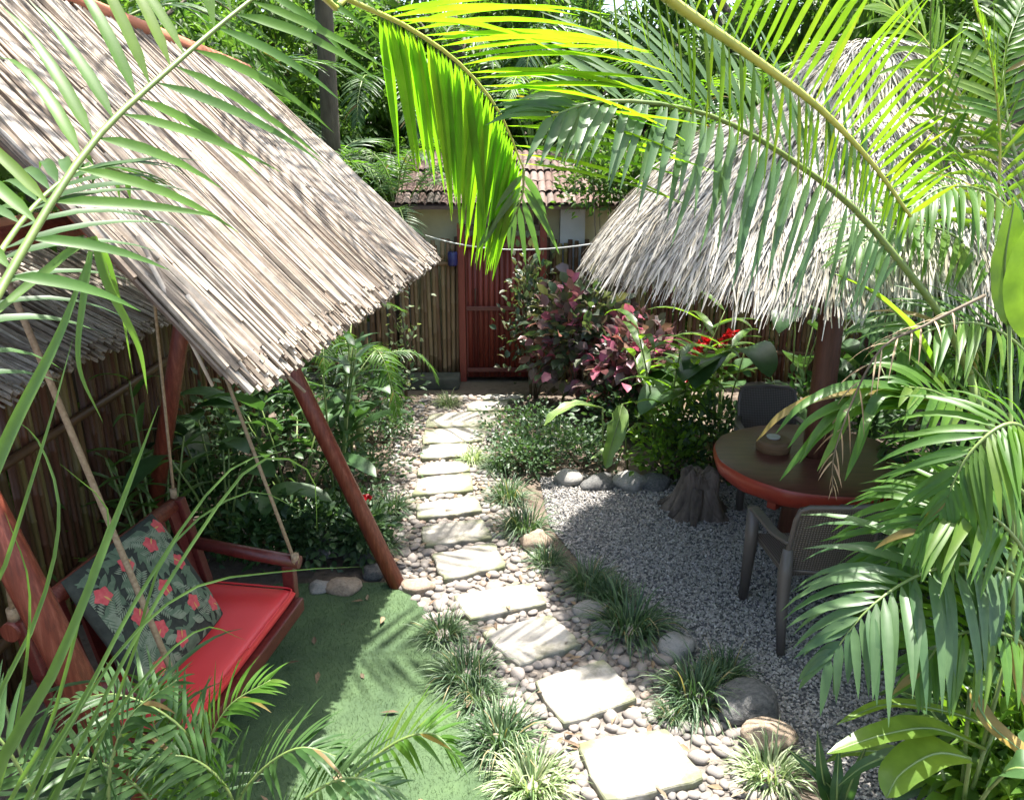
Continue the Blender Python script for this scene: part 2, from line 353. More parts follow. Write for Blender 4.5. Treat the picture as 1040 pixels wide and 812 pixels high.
sheet('gravel_area', GRAV, .008, M['gravel_bed'])
t = MB(); top = [(x, y, .022) for x, y in TURF]; n = len(TURF)
t.pyd(top + [(x, y, .003) for x, y in TURF], [tuple(range(n)) if True else 0] + [(i, n + i, n + (i + 1) % n, (i + 1) % n) for i in range(n)], 0)
tag(t.build('turf', M['turf']), kind='structure')
def sample(poly, n, rg):
    a = np.array(poly); lo, hi = a.min(0), a.max(0); out = []
    while len(out) < n:
        p = rg.uniform(lo, hi)
        if in_poly(p, poly): out.append(p)
    return np.array(out)
# turf blades
pts = sample([(x, y) for x, y in TURF if True], 42000, rng); n = len(pts)
az = rng.uniform(0, 2 * np.pi, n); ln = rng.uniform(.35, 1.0, n)
D = np.stack([np.cos(az) * ln, np.sin(az) * ln, np.ones(n)], 1); Nn = np.stack([-np.sin(az), np.cos(az), np.zeros(n)], 1) * .3 + np.array([0, 0, 1.0])
mb = MB(); blades(mb, np.c_[pts, np.full(n, .02)], D, Nn, rng.uniform(.014, .03, n), .0035, .2, 1, 'strap', .0)
tag(mb.build('turf_grass', M['turf_blade']), kind='stuff', label='short green artificial grass blades of the swing lawn', cat='grass')
# gravel chips (numpy octahedra)
def chips(mb, P, size, rg, flat=.6):
    n = len(P)
    o = np.array([(1, 0, 0), (0, 1, 0), (-1, 0, 0), (0, -1, 0), (0, 0, 1), (0, 0, -1), ], float)
    tri = np.array([(0, 1, 4), (1, 2, 4), (2, 3, 4), (3, 0, 4), (1, 0, 5), (2, 1, 5), (3, 2, 5), (0, 3, 5)])
    V = o[None] * (size[:, None, None] * rg.uniform(.6, 1.25, (n, 6, 1))) * np.array([1, .75, flat])
    V += rg.normal(0, .14, V.shape) * size[:, None, None]
    a, b, c = rg.uniform(0, 6.28, n), rg.normal(0, .5, n), rg.normal(0, .5, n)
    def rot(V, ax, ang):
        i, j = [(1, 2), (0, 2), (0, 1)][ax]; ca, sa = np.cos(ang)[:, None], np.sin(ang)[:, None]
        W = V.copy(); W[..., i] = V[..., i] * ca - V[..., j] * sa; W[..., j] = V[..., i] * sa + V[..., j] * ca; return W
    V = rot(rot(rot(V, 0, b), 1, c), 2, a) + P[:, None, :]
    mb.arr(V.reshape(-1, 3), (np.arange(n)[:, None, None] * 6 + tri[None]).reshape(-1, 3), 0, False)
p = sample(GRAV, 48000, rng); n = len(p)
mb = MB(); chips(mb, np.c_[p, rng.uniform(.008, .022, n)], rng.uniform(.008, .0175, n), rng)
tag(mb.build('gravel', M['gravel']), kind='stuff', label='loose grey crushed gravel around the table', cat='gravel')
# ---- stepping stones
Q = [[(585, 752), (677, 737), (717, 789), (614, 814)], [(541, 690), (614, 667), (649, 708), (572, 734)], [(488, 640), (560, 622), (592, 652), (527, 675)],
     [(459, 603), (541, 590), (557, 611), (477, 628)], [(438, 561), (503, 549), (514, 574), (450, 587)], [(431, 534), (488, 527), (497, 544), (434, 552)],
     [(425, 511), (480, 503), (487, 517), (427, 524)], [(429, 485), (475, 480), (477, 496), (422, 500)], [(431, 471), (475, 467), (475, 477), (426, 481)],
     [(431, 452), (473, 450), (473, 461), (430, 464)], [(434, 436), (491, 433), (488, 446), (433, 449)], [(440, 420), (506, 417), (499, 431), (436, 432)],
     [(480, 408), (515, 406), (513, 415), (475, 416)], [(496, 400), (532, 400), (527, 405), (492, 405)]]
SL = ['large pale square stepping stone nearest the camera', 'sunlit square stepping stone second from the camera', 'stepping stone half in palapa shade, third from the camera',
      'cracked low stepping stone, fourth from the camera', 'thick grey stepping stone beside the foot of the swing post', 'flat pale stepping stone just beyond the thick grey one',
      'mossy brownish stepping stone, seventh from the camera', 'square pale stepping stone, eighth from the camera', 'narrow shaded stepping stone, ninth from the camera',
      'small worn stepping stone, tenth from the camera', 'wide stepping stone, fourth from the door', 'large sunlit stepping stone, third from the door',
      'small stepping stone in shade, second from the door', 'stepping stone right in front of the red door']
stones = []
for q, lb in zip(Q, SL):
    w = [gz(u, v, .055) for u, v in q]; poly = []
    if q[0][1] < 560: w = [(sum(w, Vector()) / 4).lerp(p_, 1.13) for p_ in w]
    for i in range(4):
        a, b = w[i], w[(i + 1) % 4]
        for k in range(7):
            f = k / 7; pnt = a.lerp(b, f); j = .012 if k else .0
            nz = noise.noise(pnt * 14) * (.012 if q[0][1] > 600 else .03) * (1 if k else .3) + (noise.noise(pnt * 40) * .006 if k else -.012)
            out = (pnt - (w[0] + w[2]) / 2).normalized()
            poly.append(pnt + out * nz)
    c = sum(poly, Vector()) / len(poly); m = len(poly)
    vs = []
    for s_, z in ((1.0, -.01), (1.0, .047), (.975, .055), (.6, .056), (.25, .057)):
        for pnt in poly:
            v = c.lerp(pnt, s_); vs.append(Vector((v.x - c.x, v.y - c.y, z + noise.noise(v * 6) * .006)))
    vs.append(Vector((0, 0, .057)))
    fs = [(r * m + i, r * m + (i + 1) % m, (r + 1) * m + (i + 1) % m, (r + 1) * m + i) for r in range(4) for i in range(m)]
    fs += [(4 * m + i, 4 * m + (i + 1) % m, 5 * m) for i in range(m)]
    mb = MB(); mb.pyd(vs, fs, 0, False); o = mb.build('stepping_stone', M['slab']); o.location = (c.x, c.y, -.005)
    tag(o, lb, 'stepping stone', 'stepping stones of the garden path')
    stones.append([(p_.x, p_.y) for p_ in poly])
# ---- rocks and pebbles
def rock_mesh(name, mat, rough=.25, seed=0, flat=.7, sub=3):
    bm = bmesh.new(); bmesh.ops.create_icosphere(bm, subdivisions=sub, radius=1)
    off = Vector((seed * 7.3, seed * 3.1, seed * 1.7))
    for v in bm.verts:
        d = v.co.normalized(); v.co = d * (1 + rough * noise.noise(d * 1.2 + off) + rough * .4 * noise.noise(d * 3 + off)); v.co.z *= flat
    for f in bm.faces: f.smooth = True
    me = bpy.data.meshes.new(name); bm.to_mesh(me); bm.free(); me.materials.append(mat); return me
pm = [rock_mesh('pebble', M['pebble'], .28, i + 20, random.uniform(.45, .7), 2) for i in range(14)]
cand = []; grid = {}
def free(x, y, r):
    for i in range(-2, 3):
        for j in range(-2, 3):
            for (a, b, c) in grid.get((int(x // .08) + i, int(y // .08) + j), ()):
                if (a - x) ** 2 + (b - y) ** 2 < (.82 * (r + c)) ** 2: return False
    return True
P_ = sample(PATH, 16000, rng)
for x, y in P_:
    if len(cand) > 3600: break
    if y < 2.7: continue
    r = float(rng.choice([.022, .028, .035, .045, .055], p=[.30, .32, .24, .10, .04])) if len(cand) > 200 else random.uniform(.032, .05)
    if any(in_poly((x, y), s_) for s_ in stones): continue
    if not free(x, y, r): continue
    grid.setdefault((int(x // .08), int(y // .08)), []).append((x, y, r)); cand.append((x, y, r))
cand.sort(key=lambda c: -c[2] / (c[1] ** 2 + 8.7) ** .5)
mbp = MB()
for k, (x, y, r) in enumerate(cand):
    if k < 300:
        o = bpy.data.objects.new('pebble', random.choice(pm)); col.objects.link(o)
        o.location = (x, y, .004 + r * .25); o.rotation_euler = (random.uniform(-.2, .2), random.uniform(-.2, .2), random.uniform(0, 6.3)); o.scale = (r * 1.25, r * .95, r)
        tag(o, 'rounded river pebble lying loose between the stepping stones', 'pebble', 'pebbles of the garden path')
    else:
        me = random.choice(pm); V = np.zeros(len(me.vertices) * 3); me.vertices.foreach_get('co', V); V = V.reshape(-1, 3)
        T = np.zeros(len(me.polygons) * 3, int); me.polygons.foreach_get('vertices', T)
        a = random.uniform(0, 6.3); V = V * np.array([r * 1.25, r * .95, r]); V = np.stack([V[:, 0] * math.cos(a) - V[:, 1] * math.sin(a) + x, V[:, 0] * math.sin(a) + V[:, 1] * math.cos(a) + y, V[:, 2] + .004 + r * .25], 1)
        mbp.arr(V, T.reshape(-1, 3), 0, True)
tag(mbp.build('small_pebbles', M['pebble']), 'small pebbles filling the garden path', 'pebbles', kind='stuff')
def rock(u, v, r, mat, label, flat=.7, rz=0, sx=1.2, z=.0):
    me = rock_mesh('rock', M[mat], .3, random.randint(1, 99), flat); o = bpy.data.objects.new('rock', me); col.objects.link(o)
    p = gz(u, v, 0); o.location = (p.x, p.y, r * flat * .55 + z); o.scale = (r * sx, r, r); o.rotation_euler.z = rz
    return tag(o, label, 'rock', 'rocks along the garden beds')
rock(545, 556, .10, 'rock_tan', 'tan round rock between two grass tufts beside the gravel', .95)
rock(686, 664, .095, 'rock', 'grey rounded rock between the two biggest grass tufts', .9)
rock(757, 724, .145, 'rock_dark', 'large dark grey boulder with a flat top at the gravel edge', .75, .2, 1.25)
rock(778, 757, .115, 'rock_tan', 'tan boulder in front of the large dark boulder', .75, .5)
rock(424, 600, .09, 'rock_tan', 'small tan rock at the foot of the red swing post', .6)
rock(350, 600, .10, 'rock_tan', 'pale mossy rock at the back edge of the turf', .6)
rock(326, 600, .075, 'rock', 'small grey rock at the back edge of the turf', .6)
rock(578, 490, .12, 'rock', 'grey rock edging the gravel, left end of its row', .7)
rock(608, 495, .12, 'rock_dark', 'dark rock in the row edging the gravel bed', .6, .3, 1.4)
rock(640, 495, .13, 'rock', 'rounded grey rock third in the row edging the gravel', .8)
rock(665, 495, .11, 'rock_dark', 'dark rock right end of the row beside the stump', .75)
rock(600, 625, .09, 'rock', 'small grey stone at left foot of the largest grass tuft', .6)
rock(612, 640, .07, 'rock', 'fist sized grey stone below the largest grass tuft', .6)
rock(382, 585, .08, 'rock_dark', 'dark stone behind the red swing post foot', .7)
rock(330, 560, .17, 'rock_dark', 'dark mossy boulder under plants behind the swing', .7)
rock(370, 565, .12, 'rock_dark', 'dark boulder left of the swing post under small shrubs', .7)
#@@PLANTS
# ------------------------------------------------------------------ leaf litter (nobody could count it)
BED = [(-1.2, 8.6), (-1.0, 5.9), (-2.5, 5.0), (-2.5, 9.4)]; BED2 = [(-.1, 9.3), (0, 6.9), (2.8, 6.9), (4.4, 9.3)]
p = np.concatenate([sample(BED, 500, rng), sample(BED2, 900, rng), sample(PATH, 260, rng), sample(TURF, 40, rng)]); n = len(p)
az = rng.uniform(0, 6.28, n); mb = MB()
blades(mb, np.c_[p, rng.uniform(.02, .05, n)], np.stack([np.cos(az), np.sin(az), rng.normal(0, .25, n)], 1), np.array([0, 0, 1.0]) + rng.normal(0, .3, (n, 3)), rng.uniform(.04, .11, n), rng.uniform(.015, .035, n), .1, 3, 'lance', .2)
tag(mb.build('leaf_litter', M['litter']), 'dry brown fallen leaves on the soil beds', 'leaf litter', kind='stuff')
# ------------------------------------------------------------------ grass tufts
def tuft_mesh(name, mat, n, L, W, seed, droop=1.3):
    rg = np.random.default_rng(seed); az = rg.uniform(0, 6.28, n); r = .16 * L * np.sqrt(rg.random(n)) * 2
    P = np.stack([np.cos(az) * r, np.sin(az) * r, np.zeros(n)], 1); az2 = az + rg.normal(0, .5, n)
    el = np.radians(rg.uniform(25, 85, n)); D = np.stack([np.cos(az2) * np.cos(el), np.sin(az2) * np.cos(el), np.sin(el)], 1)
    mb = MB(); blades(mb, P, D, np.array([0, 0, 1.0]) + rg.normal(0, .05, (n, 3)), L * rg.uniform(.55, 1.1, n), W, droop * rg.uniform(.5, 1.3, n), 5, 'strap', .2)
    return mb.build(name, mat)
TM = [tuft_mesh('grass_tuft', M['mondo'], 230, .30, .009, i) for i in range(4)]
for o in TM: col.objects.unlink(o)
TV = tuft_mesh('grass_tuft', M['variegated'], 200, .28, .010, 9); col.objects.unlink(TV)
TF = [(640, 642, 1.25, 'largest grass tuft, by the gravel edge between grey rocks'), (708, 712, 1.12, 'broad grass tuft directly left of the dark boulder'), (597, 598, .95, 'shaded grass tuft just above and left of the largest tuft'),
      (556, 575, .75, 'grass tuft in front of the tan round rock'), (533, 540, 1.1, 'bright grass tuft behind the tan round rock'), (516, 508, .95, 'grass tuft below the low leafy shrubs beside the path'),
      (507, 478, .9, 'pale grass tuft among the low shrubs right of the path'), (450, 648, .8, 'small dark grass tuft on the turf edge nearest the swing post'), (474, 690, .95, 'dark grass tuft, second along the turf edge'),
      (487, 712, .7, 'little grass tuft, third along the turf edge'), (508, 755, .98, 'grass tuft, fourth along the turf edge'), (682, 730, .5, 'tiny pale grass tuft beside the second stepping stone'), (620, 610, .8, 'grass tuft behind the largest tuft'),
      (735, 690, .8, 'grass tuft behind the dark boulder on the gravel'), (398, 520, .9, 'grass tuft at left side of the path behind the swing post'), (388, 560, .8, 'grass tuft beside the swing post near the pebbles')]
for k, (u, v, s_, lb) in enumerate(TF):
    p = gz(u, v, 0); tag(inst(TM[k % 4], 'grass_tuft', None, (p.x, p.y, .01), (0, 0, k * 1.3), s_), lb, 'grass tuft', 'dark green grass tufts edging the path')
for k, (u, v, s_, lb) in enumerate([(540, 800, 1.0, 'white striped grass tuft at bottom edge beside the nearest stepping stone'), (480, 470, .8, 'yellowish grass tuft on the right of the path under the shrub'), (783, 790, .9, 'feathery pale green grass clump in front of the tan boulder'), (455, 412, .8, 'sunlit pale grass tuft at the far left of the path')]):
    p = gz(u, v, 0); tag(inst(TV, 'grass_tuft', None, (p.x, p.y, .01), (0, 0, k * 2.1), s_), lb, 'grass tuft', 'pale striped grass tufts')
# ------------------------------------------------------------------ shrubs
def shrub(name, loc, rad, n, L, W, mat, label, cat='shrub', group=None, stems=7, prof='lance', droop=.5, clumps=26, seed=0, base=.15, up=.3, mats2=None, segs=3, fold=.15, stemmat='stem_d'):
    rg = np.random.default_rng(seed + 100); rx, ry, rz = rad
    root = empty(name, loc, label, cat, group); mb = MB(); sm = MB(); tips = []
    u = norm(rg.normal(0, 1, (clumps, 3))); u[:, 2] = np.abs(u[:, 2]) * .9 - .15; rr = rg.uniform(.45, 1.0, clumps)[:, None]
    C = u * rr * np.array([rx, ry, rz]) + np.array([0, 0, base + rz * .35]); C[:, 2] = np.maximum(C[:, 2], .06)
    for c in C[:stems]:
        b = Vector((c[0] * .15, c[1] * .15, 0)); e = Vector(c)
        sm.tube([b, b.lerp(e, .5) + Vector((0, 0, .05 * rz)), e], [.012, .009, .004], 6)
    k = max(1, n // clumps)
    ci = np.repeat(np.arange(clumps), k); nn = len(ci)
    off = rg.normal(0, 1, (nn, 3)) * np.array([rx, ry, rz]) * .2
    P = C[ci] + off; P[:, 2] = np.maximum(P[:, 2], .02)
    D = norm(norm(off) + norm(C[ci] * np.array([1, 1, .4])) * .6 + np.array([0, 0, up]) + rg.normal(0, .4, (nn, 3)))
    Nn = norm(np.array([0, 0, 1.0]) + rg.normal(0, .45, (nn, 3)))
    sz = rg.uniform(.65, 1.25, nn)
    if mats2:
        sel = rg.random(clumps)[ci] < mats2[1]
        blades(mb, P[~sel], D[~sel], Nn[~sel], L * sz[~sel], W * sz[~sel], droop, segs, prof, fold, 0)
        if sel.any(): blades(mb, P[sel], D[sel], Nn[sel], L * sz[sel], W * sz[sel], droop, segs, prof, fold, 1)
        mb.build('foliage', [M[mat], M[mats2[0]]], root)
    else: blades(mb, P, D, Nn, L * sz, W * sz, droop, segs, prof, fold); mb.build('foliage', M[mat], root)
    sm.build('stem', M[stemmat], root); return root
def broad_plant(name, loc, n, L, W, mat, label, cat='plant', group=None, h=(.3, .9), prof='oval', seed=0, spread=.35, droop=.9, aim=None, el=(20, 70), stem='stem', wave=.03):
    rg = np.random.default_rng(seed + 300); root = empty(name, loc, label, cat, group); sm = MB(); mb = MB()
    for k in range(n):
        az = rg.uniform(0, 6.28) if aim is None else aim + rg.normal(0, .8)
        d = np.array([math.cos(az), math.sin(az), 0]); hh = rg.uniform(*h); e = R(rg.uniform(*el)); sp = spread * rg.uniform(.3, 1)
        b = d * .04; tip = d * sp + np.array([0, 0, hh])
        sm.tube([b, (b + tip) / 2 + np.array([0, 0, hh * .12]), tip], [.010, .008, .006], 6)
        s_ = rg.uniform(.7, 1.15); D = d * math.cos(e) + np.array([0, 0, math.sin(e)])
        blades(mb, [tip], [D], [[0, 0, 1.0] + rg.normal(0, .15, 3)], L * s_, W * s_, droop * rg.uniform(.6, 1.3), 8, prof, .12, 0, wave)
    mb.build('leaves', M[mat], root); sm.build('stem', M[stem], root); return root
for k, (x, y, s_, lb) in enumerate([(-1.45, 5.35, .3, 'small dark shrub hiding the stones left of the swing post foot'), (-1.8, 5.25, .34, 'dark shrub behind the turf back edge beside the armrest'), (-1.1, 5.35, .22, 'little shrub right behind the swing post foot'), (-2.3, 5.5, .42, 'dark leafy shrub against the left fence behind the swing')]):
    shrub('low_shrub', (x, y, 0), (s_, s_, s_ * 1.1), 800, .08, .035, 'broad' if k % 2 else 'small', lb, 'shrub', None, 6, 'oval', .5, 36, 70 + k, .05)
# copperleaf and neighbours
shrub('copperleaf_shrub', (.85, 8.7, 0), (.60, .48, .92), 850, .15, .10, 'copper', 'pink and purple leaved copperleaf shrub right of the red door', 'shrub', None, 10, 'oval', .7, 60, 1, .35, .1, ('copper_green', .45))
shrub('copperleaf_shrub', (1.35, 8.2, 0), (.5, .45, .75), 700, .14, .09, 'copper', 'lower bright pink copperleaf bush beside the ginger plant', 'shrub', None, 8, 'oval', .7, 40, 2, .3, .1)
shrub('croton_shrub', (.25, 9.15, 0), (.35, .3, 1.1), 700, .09, .05, 'copper_green', 'tall dark leafy shrub against the right side of the door', 'shrub', None, 6, 'oval', .6, 40, 3, .4)
shrub('ficus_bush', (1.15, 9.3, 0), (.7, .35, .65), 1900, .10, .045, 'tree1', 'airy green bush rising above the fence right of the tiled roof', 'shrub', None, 8, 'lance', .6, 50, 4, 2.15)
for k, (x, y, s_, lb) in enumerate([(.12, 7.75, .42, 'low rounded green shrub beside the far path slabs'), (.35, 7.25, .45, 'low small leaved shrub in front of the banana leaf'), (.1, 7.0, .34, 'low shrub nearest the gravel, right of the path'),
        (.65, 7.1, .36, 'low dark shrub under the pale banana leaf'), (-1.35, 7.6, .4, 'dark low shrub left of the path near the door'), (-1.3, 6.5, .42, 'dark shrub at middle left of the path'), (-1.25, 5.75, .36, 'small leaved bush behind the swing post foot')]):
    shrub('low_shrub', (x, y, 0), (s_, s_, s_ * .62), 800, .05, .026, 'small', lb, 'shrub', 'low garden shrubs', 6, 'oval', .4, 36, 10 + k, .05)
shrub('white_dotted_bush', (-1.65, 5.5, 0), (.4, .35, .3), 900, .035, .016, 'variegated', 'small pale leaved groundcover bush by the turf back edge', 'shrub', None, 6, 'oval', .3, 50, 30, .03, .3, ('small', .7))
# sapling left of back fence
r = empty('sapling', (-1.25, 9.0, 0), 'thin sapling with pale lichen leaves before the bamboo fence', 'sapling'); s_ = MB(); s_.tube([(0, 0, 0), (.03, 0, .6), (-.02, .02, 1.25)], [.02, .016, .008], 7)
for a, z in ((.4, .8), (2.5, .95), (4, 1.05), (5.5, .7)): s_.tube([(0, 0, z - .2), (math.cos(a) * .16, math.sin(a) * .12, z + .1)], [.008, .004], 5)
s_.build('stem', M['stem_d'], r); mb = MB(); n = 110
blades(mb, rng.normal(0, 1, (n, 3)) * np.array([.1, .1, .42]) + np.array([0, 0, .85]), rng.normal(0, 1, (n, 3)), rng.normal(0, 1, (n, 3)) * .5 + np.array([0, 0, 1.0]), .07, .045, .3, 3, 'oval'); mb.build('foliage', M['variegated'], r)
# ginger with lance leaves and red flower spikes
def cane_plant(name, loc, canes, L, W, mat, label, hmin, hmax, seed, lean=.35, per=9, cat='plant', group=None, droop=.9):
    rg = np.random.default_rng(seed); root = empty(name, loc, label, cat, group); sm = MB(); mb = MB()
    for k in range(canes):
        az = rg.uniform(0, 6.28); h = rg.uniform(hmin, hmax); d = np.array([math.cos(az), math.sin(az), 0]); b = d * rg.uniform(.02, .15); e = b + d * lean * h + np.array([0, 0, h])
        C = catmull([b, b * .6 + e * .4 + np.array([0, 0, h * .12]), e], 8); sm.tube([Vector(c) for c in C], list(np.linspace(.014, .006, 8)), 6)
        az0 = rg.uniform(0, 6.28)
        for j in range(per):
            t = .3 + .7 * j / (per - 1); i = min(6, int(t * 7)); P = C[i] + (C[i + 1] - C[i]) * (t * 7 - i); a = az0 + (j % 2) * math.pi + rg.normal(0, .3)
            D = np.array([math.cos(a), math.sin(a), .75 - .1 * (1 - t)]); blades(mb, [P], [D], [[0, 0, 1.0]], L * rg.uniform(.7, 1.1), W, droop * rg.uniform(.6, 1.3), 7, 'lance', .15)
    mb.build('leaves', M[mat], root); sm.build('stem', M['stem'], root); return root
gp = cane_plant('ginger_plant', (1.45, 7.2, 0), 9, .58, .085, 'broad_light', 'light green ginger plant with lance leaves and red flower spikes', .9, 1.45, 4)
for (du, dv, yy) in ((712, 352, 7.4), (735, 345, 7.4), (705, 378, 7.3)):
    mb = MB(); a = gy(du, dv, yy) - gp.location; n = 60; t = rng.random(n); ax = np.array([.16, 0, .16])
    P = np.array(a) + (t[:, None] - .5) * ax + rng.normal(0, .012, (n, 3)); blades(mb, P, rng.normal(0, 1, (n, 3)) + ax * 3, rng.normal(0, 1, (n, 3)), .06, .028, .1, 3, 'oval', .3); mb.build('flower_spike', M['redflower'], gp)
broad_plant('philodendron', (2.0, 7.3, 0), 12, .55, .42, 'broad', 'dark green plant with huge lobed leaves under the palapa edge', h=(.5, 1.35), seed=1, spread=.5, prof='heart', droop=1.5, el=(-10, 40))
broad_plant('philodendron', (2.9, 7.9, 0), 12, .6, .4, 'broad', 'dark broad leaved plant behind the palapa post', h=(.5, 1.5), seed=2, spread=.6, prof='heart', droop=1.4, el=(-10, 40))
broad_plant('philodendron', (4.0, 7.6, 0), 12, .6, .36, 'broad', 'dark broad leaved plant at right behind the table', h=(.4, 1.5), seed=3, spread=.6, prof='heart', droop=1.4, el=(-10, 40))
shrub('low_shrub', (1.45, 6.75, 0), (.35, .3, .4), 500, .07, .04, 'broad_light', 'bright green low shrub growing over the stump', 'shrub', None, 6, 'oval', .4, 30, 55, .1)
shrub('low_shrub', (1.9, 6.9, 0), (.55, .4, .5), 700, .09, .05, 'small', 'dark leafy shrub between the stump and the back chair', 'shrub', None, 6, 'oval', .4, 36, 56, .1)
shrub('low_shrub', (3.1, 7.1, 0), (.8, .5, .7), 900, .1, .05, 'broad', 'dark shrub behind the right half of the table', 'shrub', None, 6, 'oval', .4, 36, 57, .1)
shrub('low_shrub', (1.3, 7.9, 0), (.6, .4, .4), 900, .08, .045, 'small', 'dark green undergrowth shrub below the copperleaf', 'shrub', None, 6, 'oval', .4, 36, 58, .05)
# pale torn banana leaves
r = empty('banana_plant', tuple(gz(625, 478, 0)), 'young banana plant with two pale torn sunlit leaves', 'banana plant')
def hero_leaf(root, pts, W, mat, name='leaf', prof='oval', segs=14, up=(0, 0, 1), wave=.04, rad=.008, stem_from=None, fold=.12, torn=0):
    C = catmull(rel(root, pts), segs + 1); T = norm(np.gradient(C, axis=0)); mb = MB(); fn = PROF[prof]; V = []
    for k in range(segs + 1):
        s_ = norm(np.cross(T[k], np.array(up, float))); u = np.cross(s_, T[k]); w = W * fn(np.float64(k / segs)) / 2
        for q in (-1, -.5, 0, .5, 1):
            tw = w * (1 - (random.uniform(0, torn) if abs(q) == 1 else 0))
            V.append(C[k] + s_ * q * tw + u * abs(q) * w * 2 * fold + u * wave * W * math.sin(k * 1.7 + q * 2) * abs(q))
    F = [(k * 5 + j, k * 5 + j + 1, k * 5 + 6 + j, k * 5 + 5 + j) for k in range(segs) for j in range(4)]
    mb.pyd(V, F, 0, True); mb.tube([Vector(c) for c in C], list(np.linspace(rad, rad * .3, segs + 1)), 6, 1)
    if stem_from is not None:
        a = Vector(stem_from) - root.location; b = Vector(C[0]); mb.tube([a, a.lerp(b, .5) + Vector((0, 0, .04)), b], [rad * 1.3, rad * 1.1, rad], 6, 1)
    return mb.build(name, [M[mat], M['stem']], root)
b0 = r.location
hero_leaf(r, [gy(612, 414, 6.9), gy(585, 411, 6.8), gy(565, 420, 6.7), gy(553, 432, 6.65)], .17, 'banana', stem_from=b0 + Vector((-.12, 0, 0)), torn=.4)
hero_leaf(r, [gy(632, 410, 6.75), gy(627, 432, 6.6), gy(620, 455, 6.55), gy(615, 476, 6.5)], .2, 'banana', up=(.2, -1, .3), stem_from=b0 + Vector((.12, .05, 0)), torn=.4)
hero_leaf(r, [gy(633, 455, 6.8), gy(615, 458, 6.7), gy(600, 466, 6.65)], .1, 'banana', stem_from=b0, torn=.5)
# lush plants behind the swing
broad_plant('broad_leaf_plant', (-1.75, 5.9, 0), 12, .55, .2, 'broad', 'dark long leaved plant behind the far swing post', h=(.4, 1.1), seed=11, spread=.5, el=(0, 50))
broad_plant('broad_leaf_plant', (-2.1, 5.3, 0), 12, .6, .22, 'broad', 'large glossy leaved plant behind the swing bench armrest', h=(.4, 1.2), seed=12, spread=.5, el=(0, 50))
broad_plant('broad_leaf_plant', (-1.5, 6.8, 0), 11, .5, .2, 'broad', 'broad leaved plant under the far end of the reed roof', h=(.4, 1.2), seed=13, spread=.5, el=(0, 50))
broad_plant('broad_leaf_plant', (-2.3, 7.6, 0), 12, .6, .24, 'broad', 'tall broad leaved plant in the corner by the back fence', h=(.6, 1.5), seed=14, spread=.5, el=(0, 50))
shrub('low_shrub', (-2.1, 6.4, 0), (.7, .8, .8), 1500, .09, .045, 'small', 'dense dark shrub filling the bed behind the swing', 'shrub', None, 6, 'oval', .5, 60, 60, .1)
shrub('low_shrub', (-1.75, 8.4, 0), (.6, .6, .55), 1100, .08, .04, 'small', 'dark shrub at the foot of the brown bamboo fence', 'shrub', None, 6, 'oval', .5, 46, 61, .1)
cane_plant('ginger_plant', (-1.5, 6.2, 0), 6, .4, .06, 'broad', 'lance leaved plant beside the far swing post', .9, 1.5, 21, .25)  # darker leaf colour here stands in for the bed's deep shade
cane_plant('ginger_plant', (-2.35, 4.75, 0), 6, .4, .05, 'strap', 'yellow green lance leaved plant between swing and side fence', .8, 1.6, 22, .25)
r = empty('hibiscus_flower', tuple(gy(372, 506, 5.6)), 'small red flower on the left of the swing post', 'flower'); n = 10
mb = MB(); az = np.linspace(0, 6.28, n); blades(mb, np.zeros((n, 3)), np.stack([np.cos(az), np.sin(az) - .5, .3 + 0 * az], 1), [[0, -1, .4]], .05, .04, .2, 3, 'oval'); mb.build('petals', M['redflower'], r)
mb = MB(); mb.tube([(0, 0, 0), (.0, .08, -.35), (0, .1, -r.location.z)], [.004, .006, .008], 6); mb.build('stem', M['stem'], r)
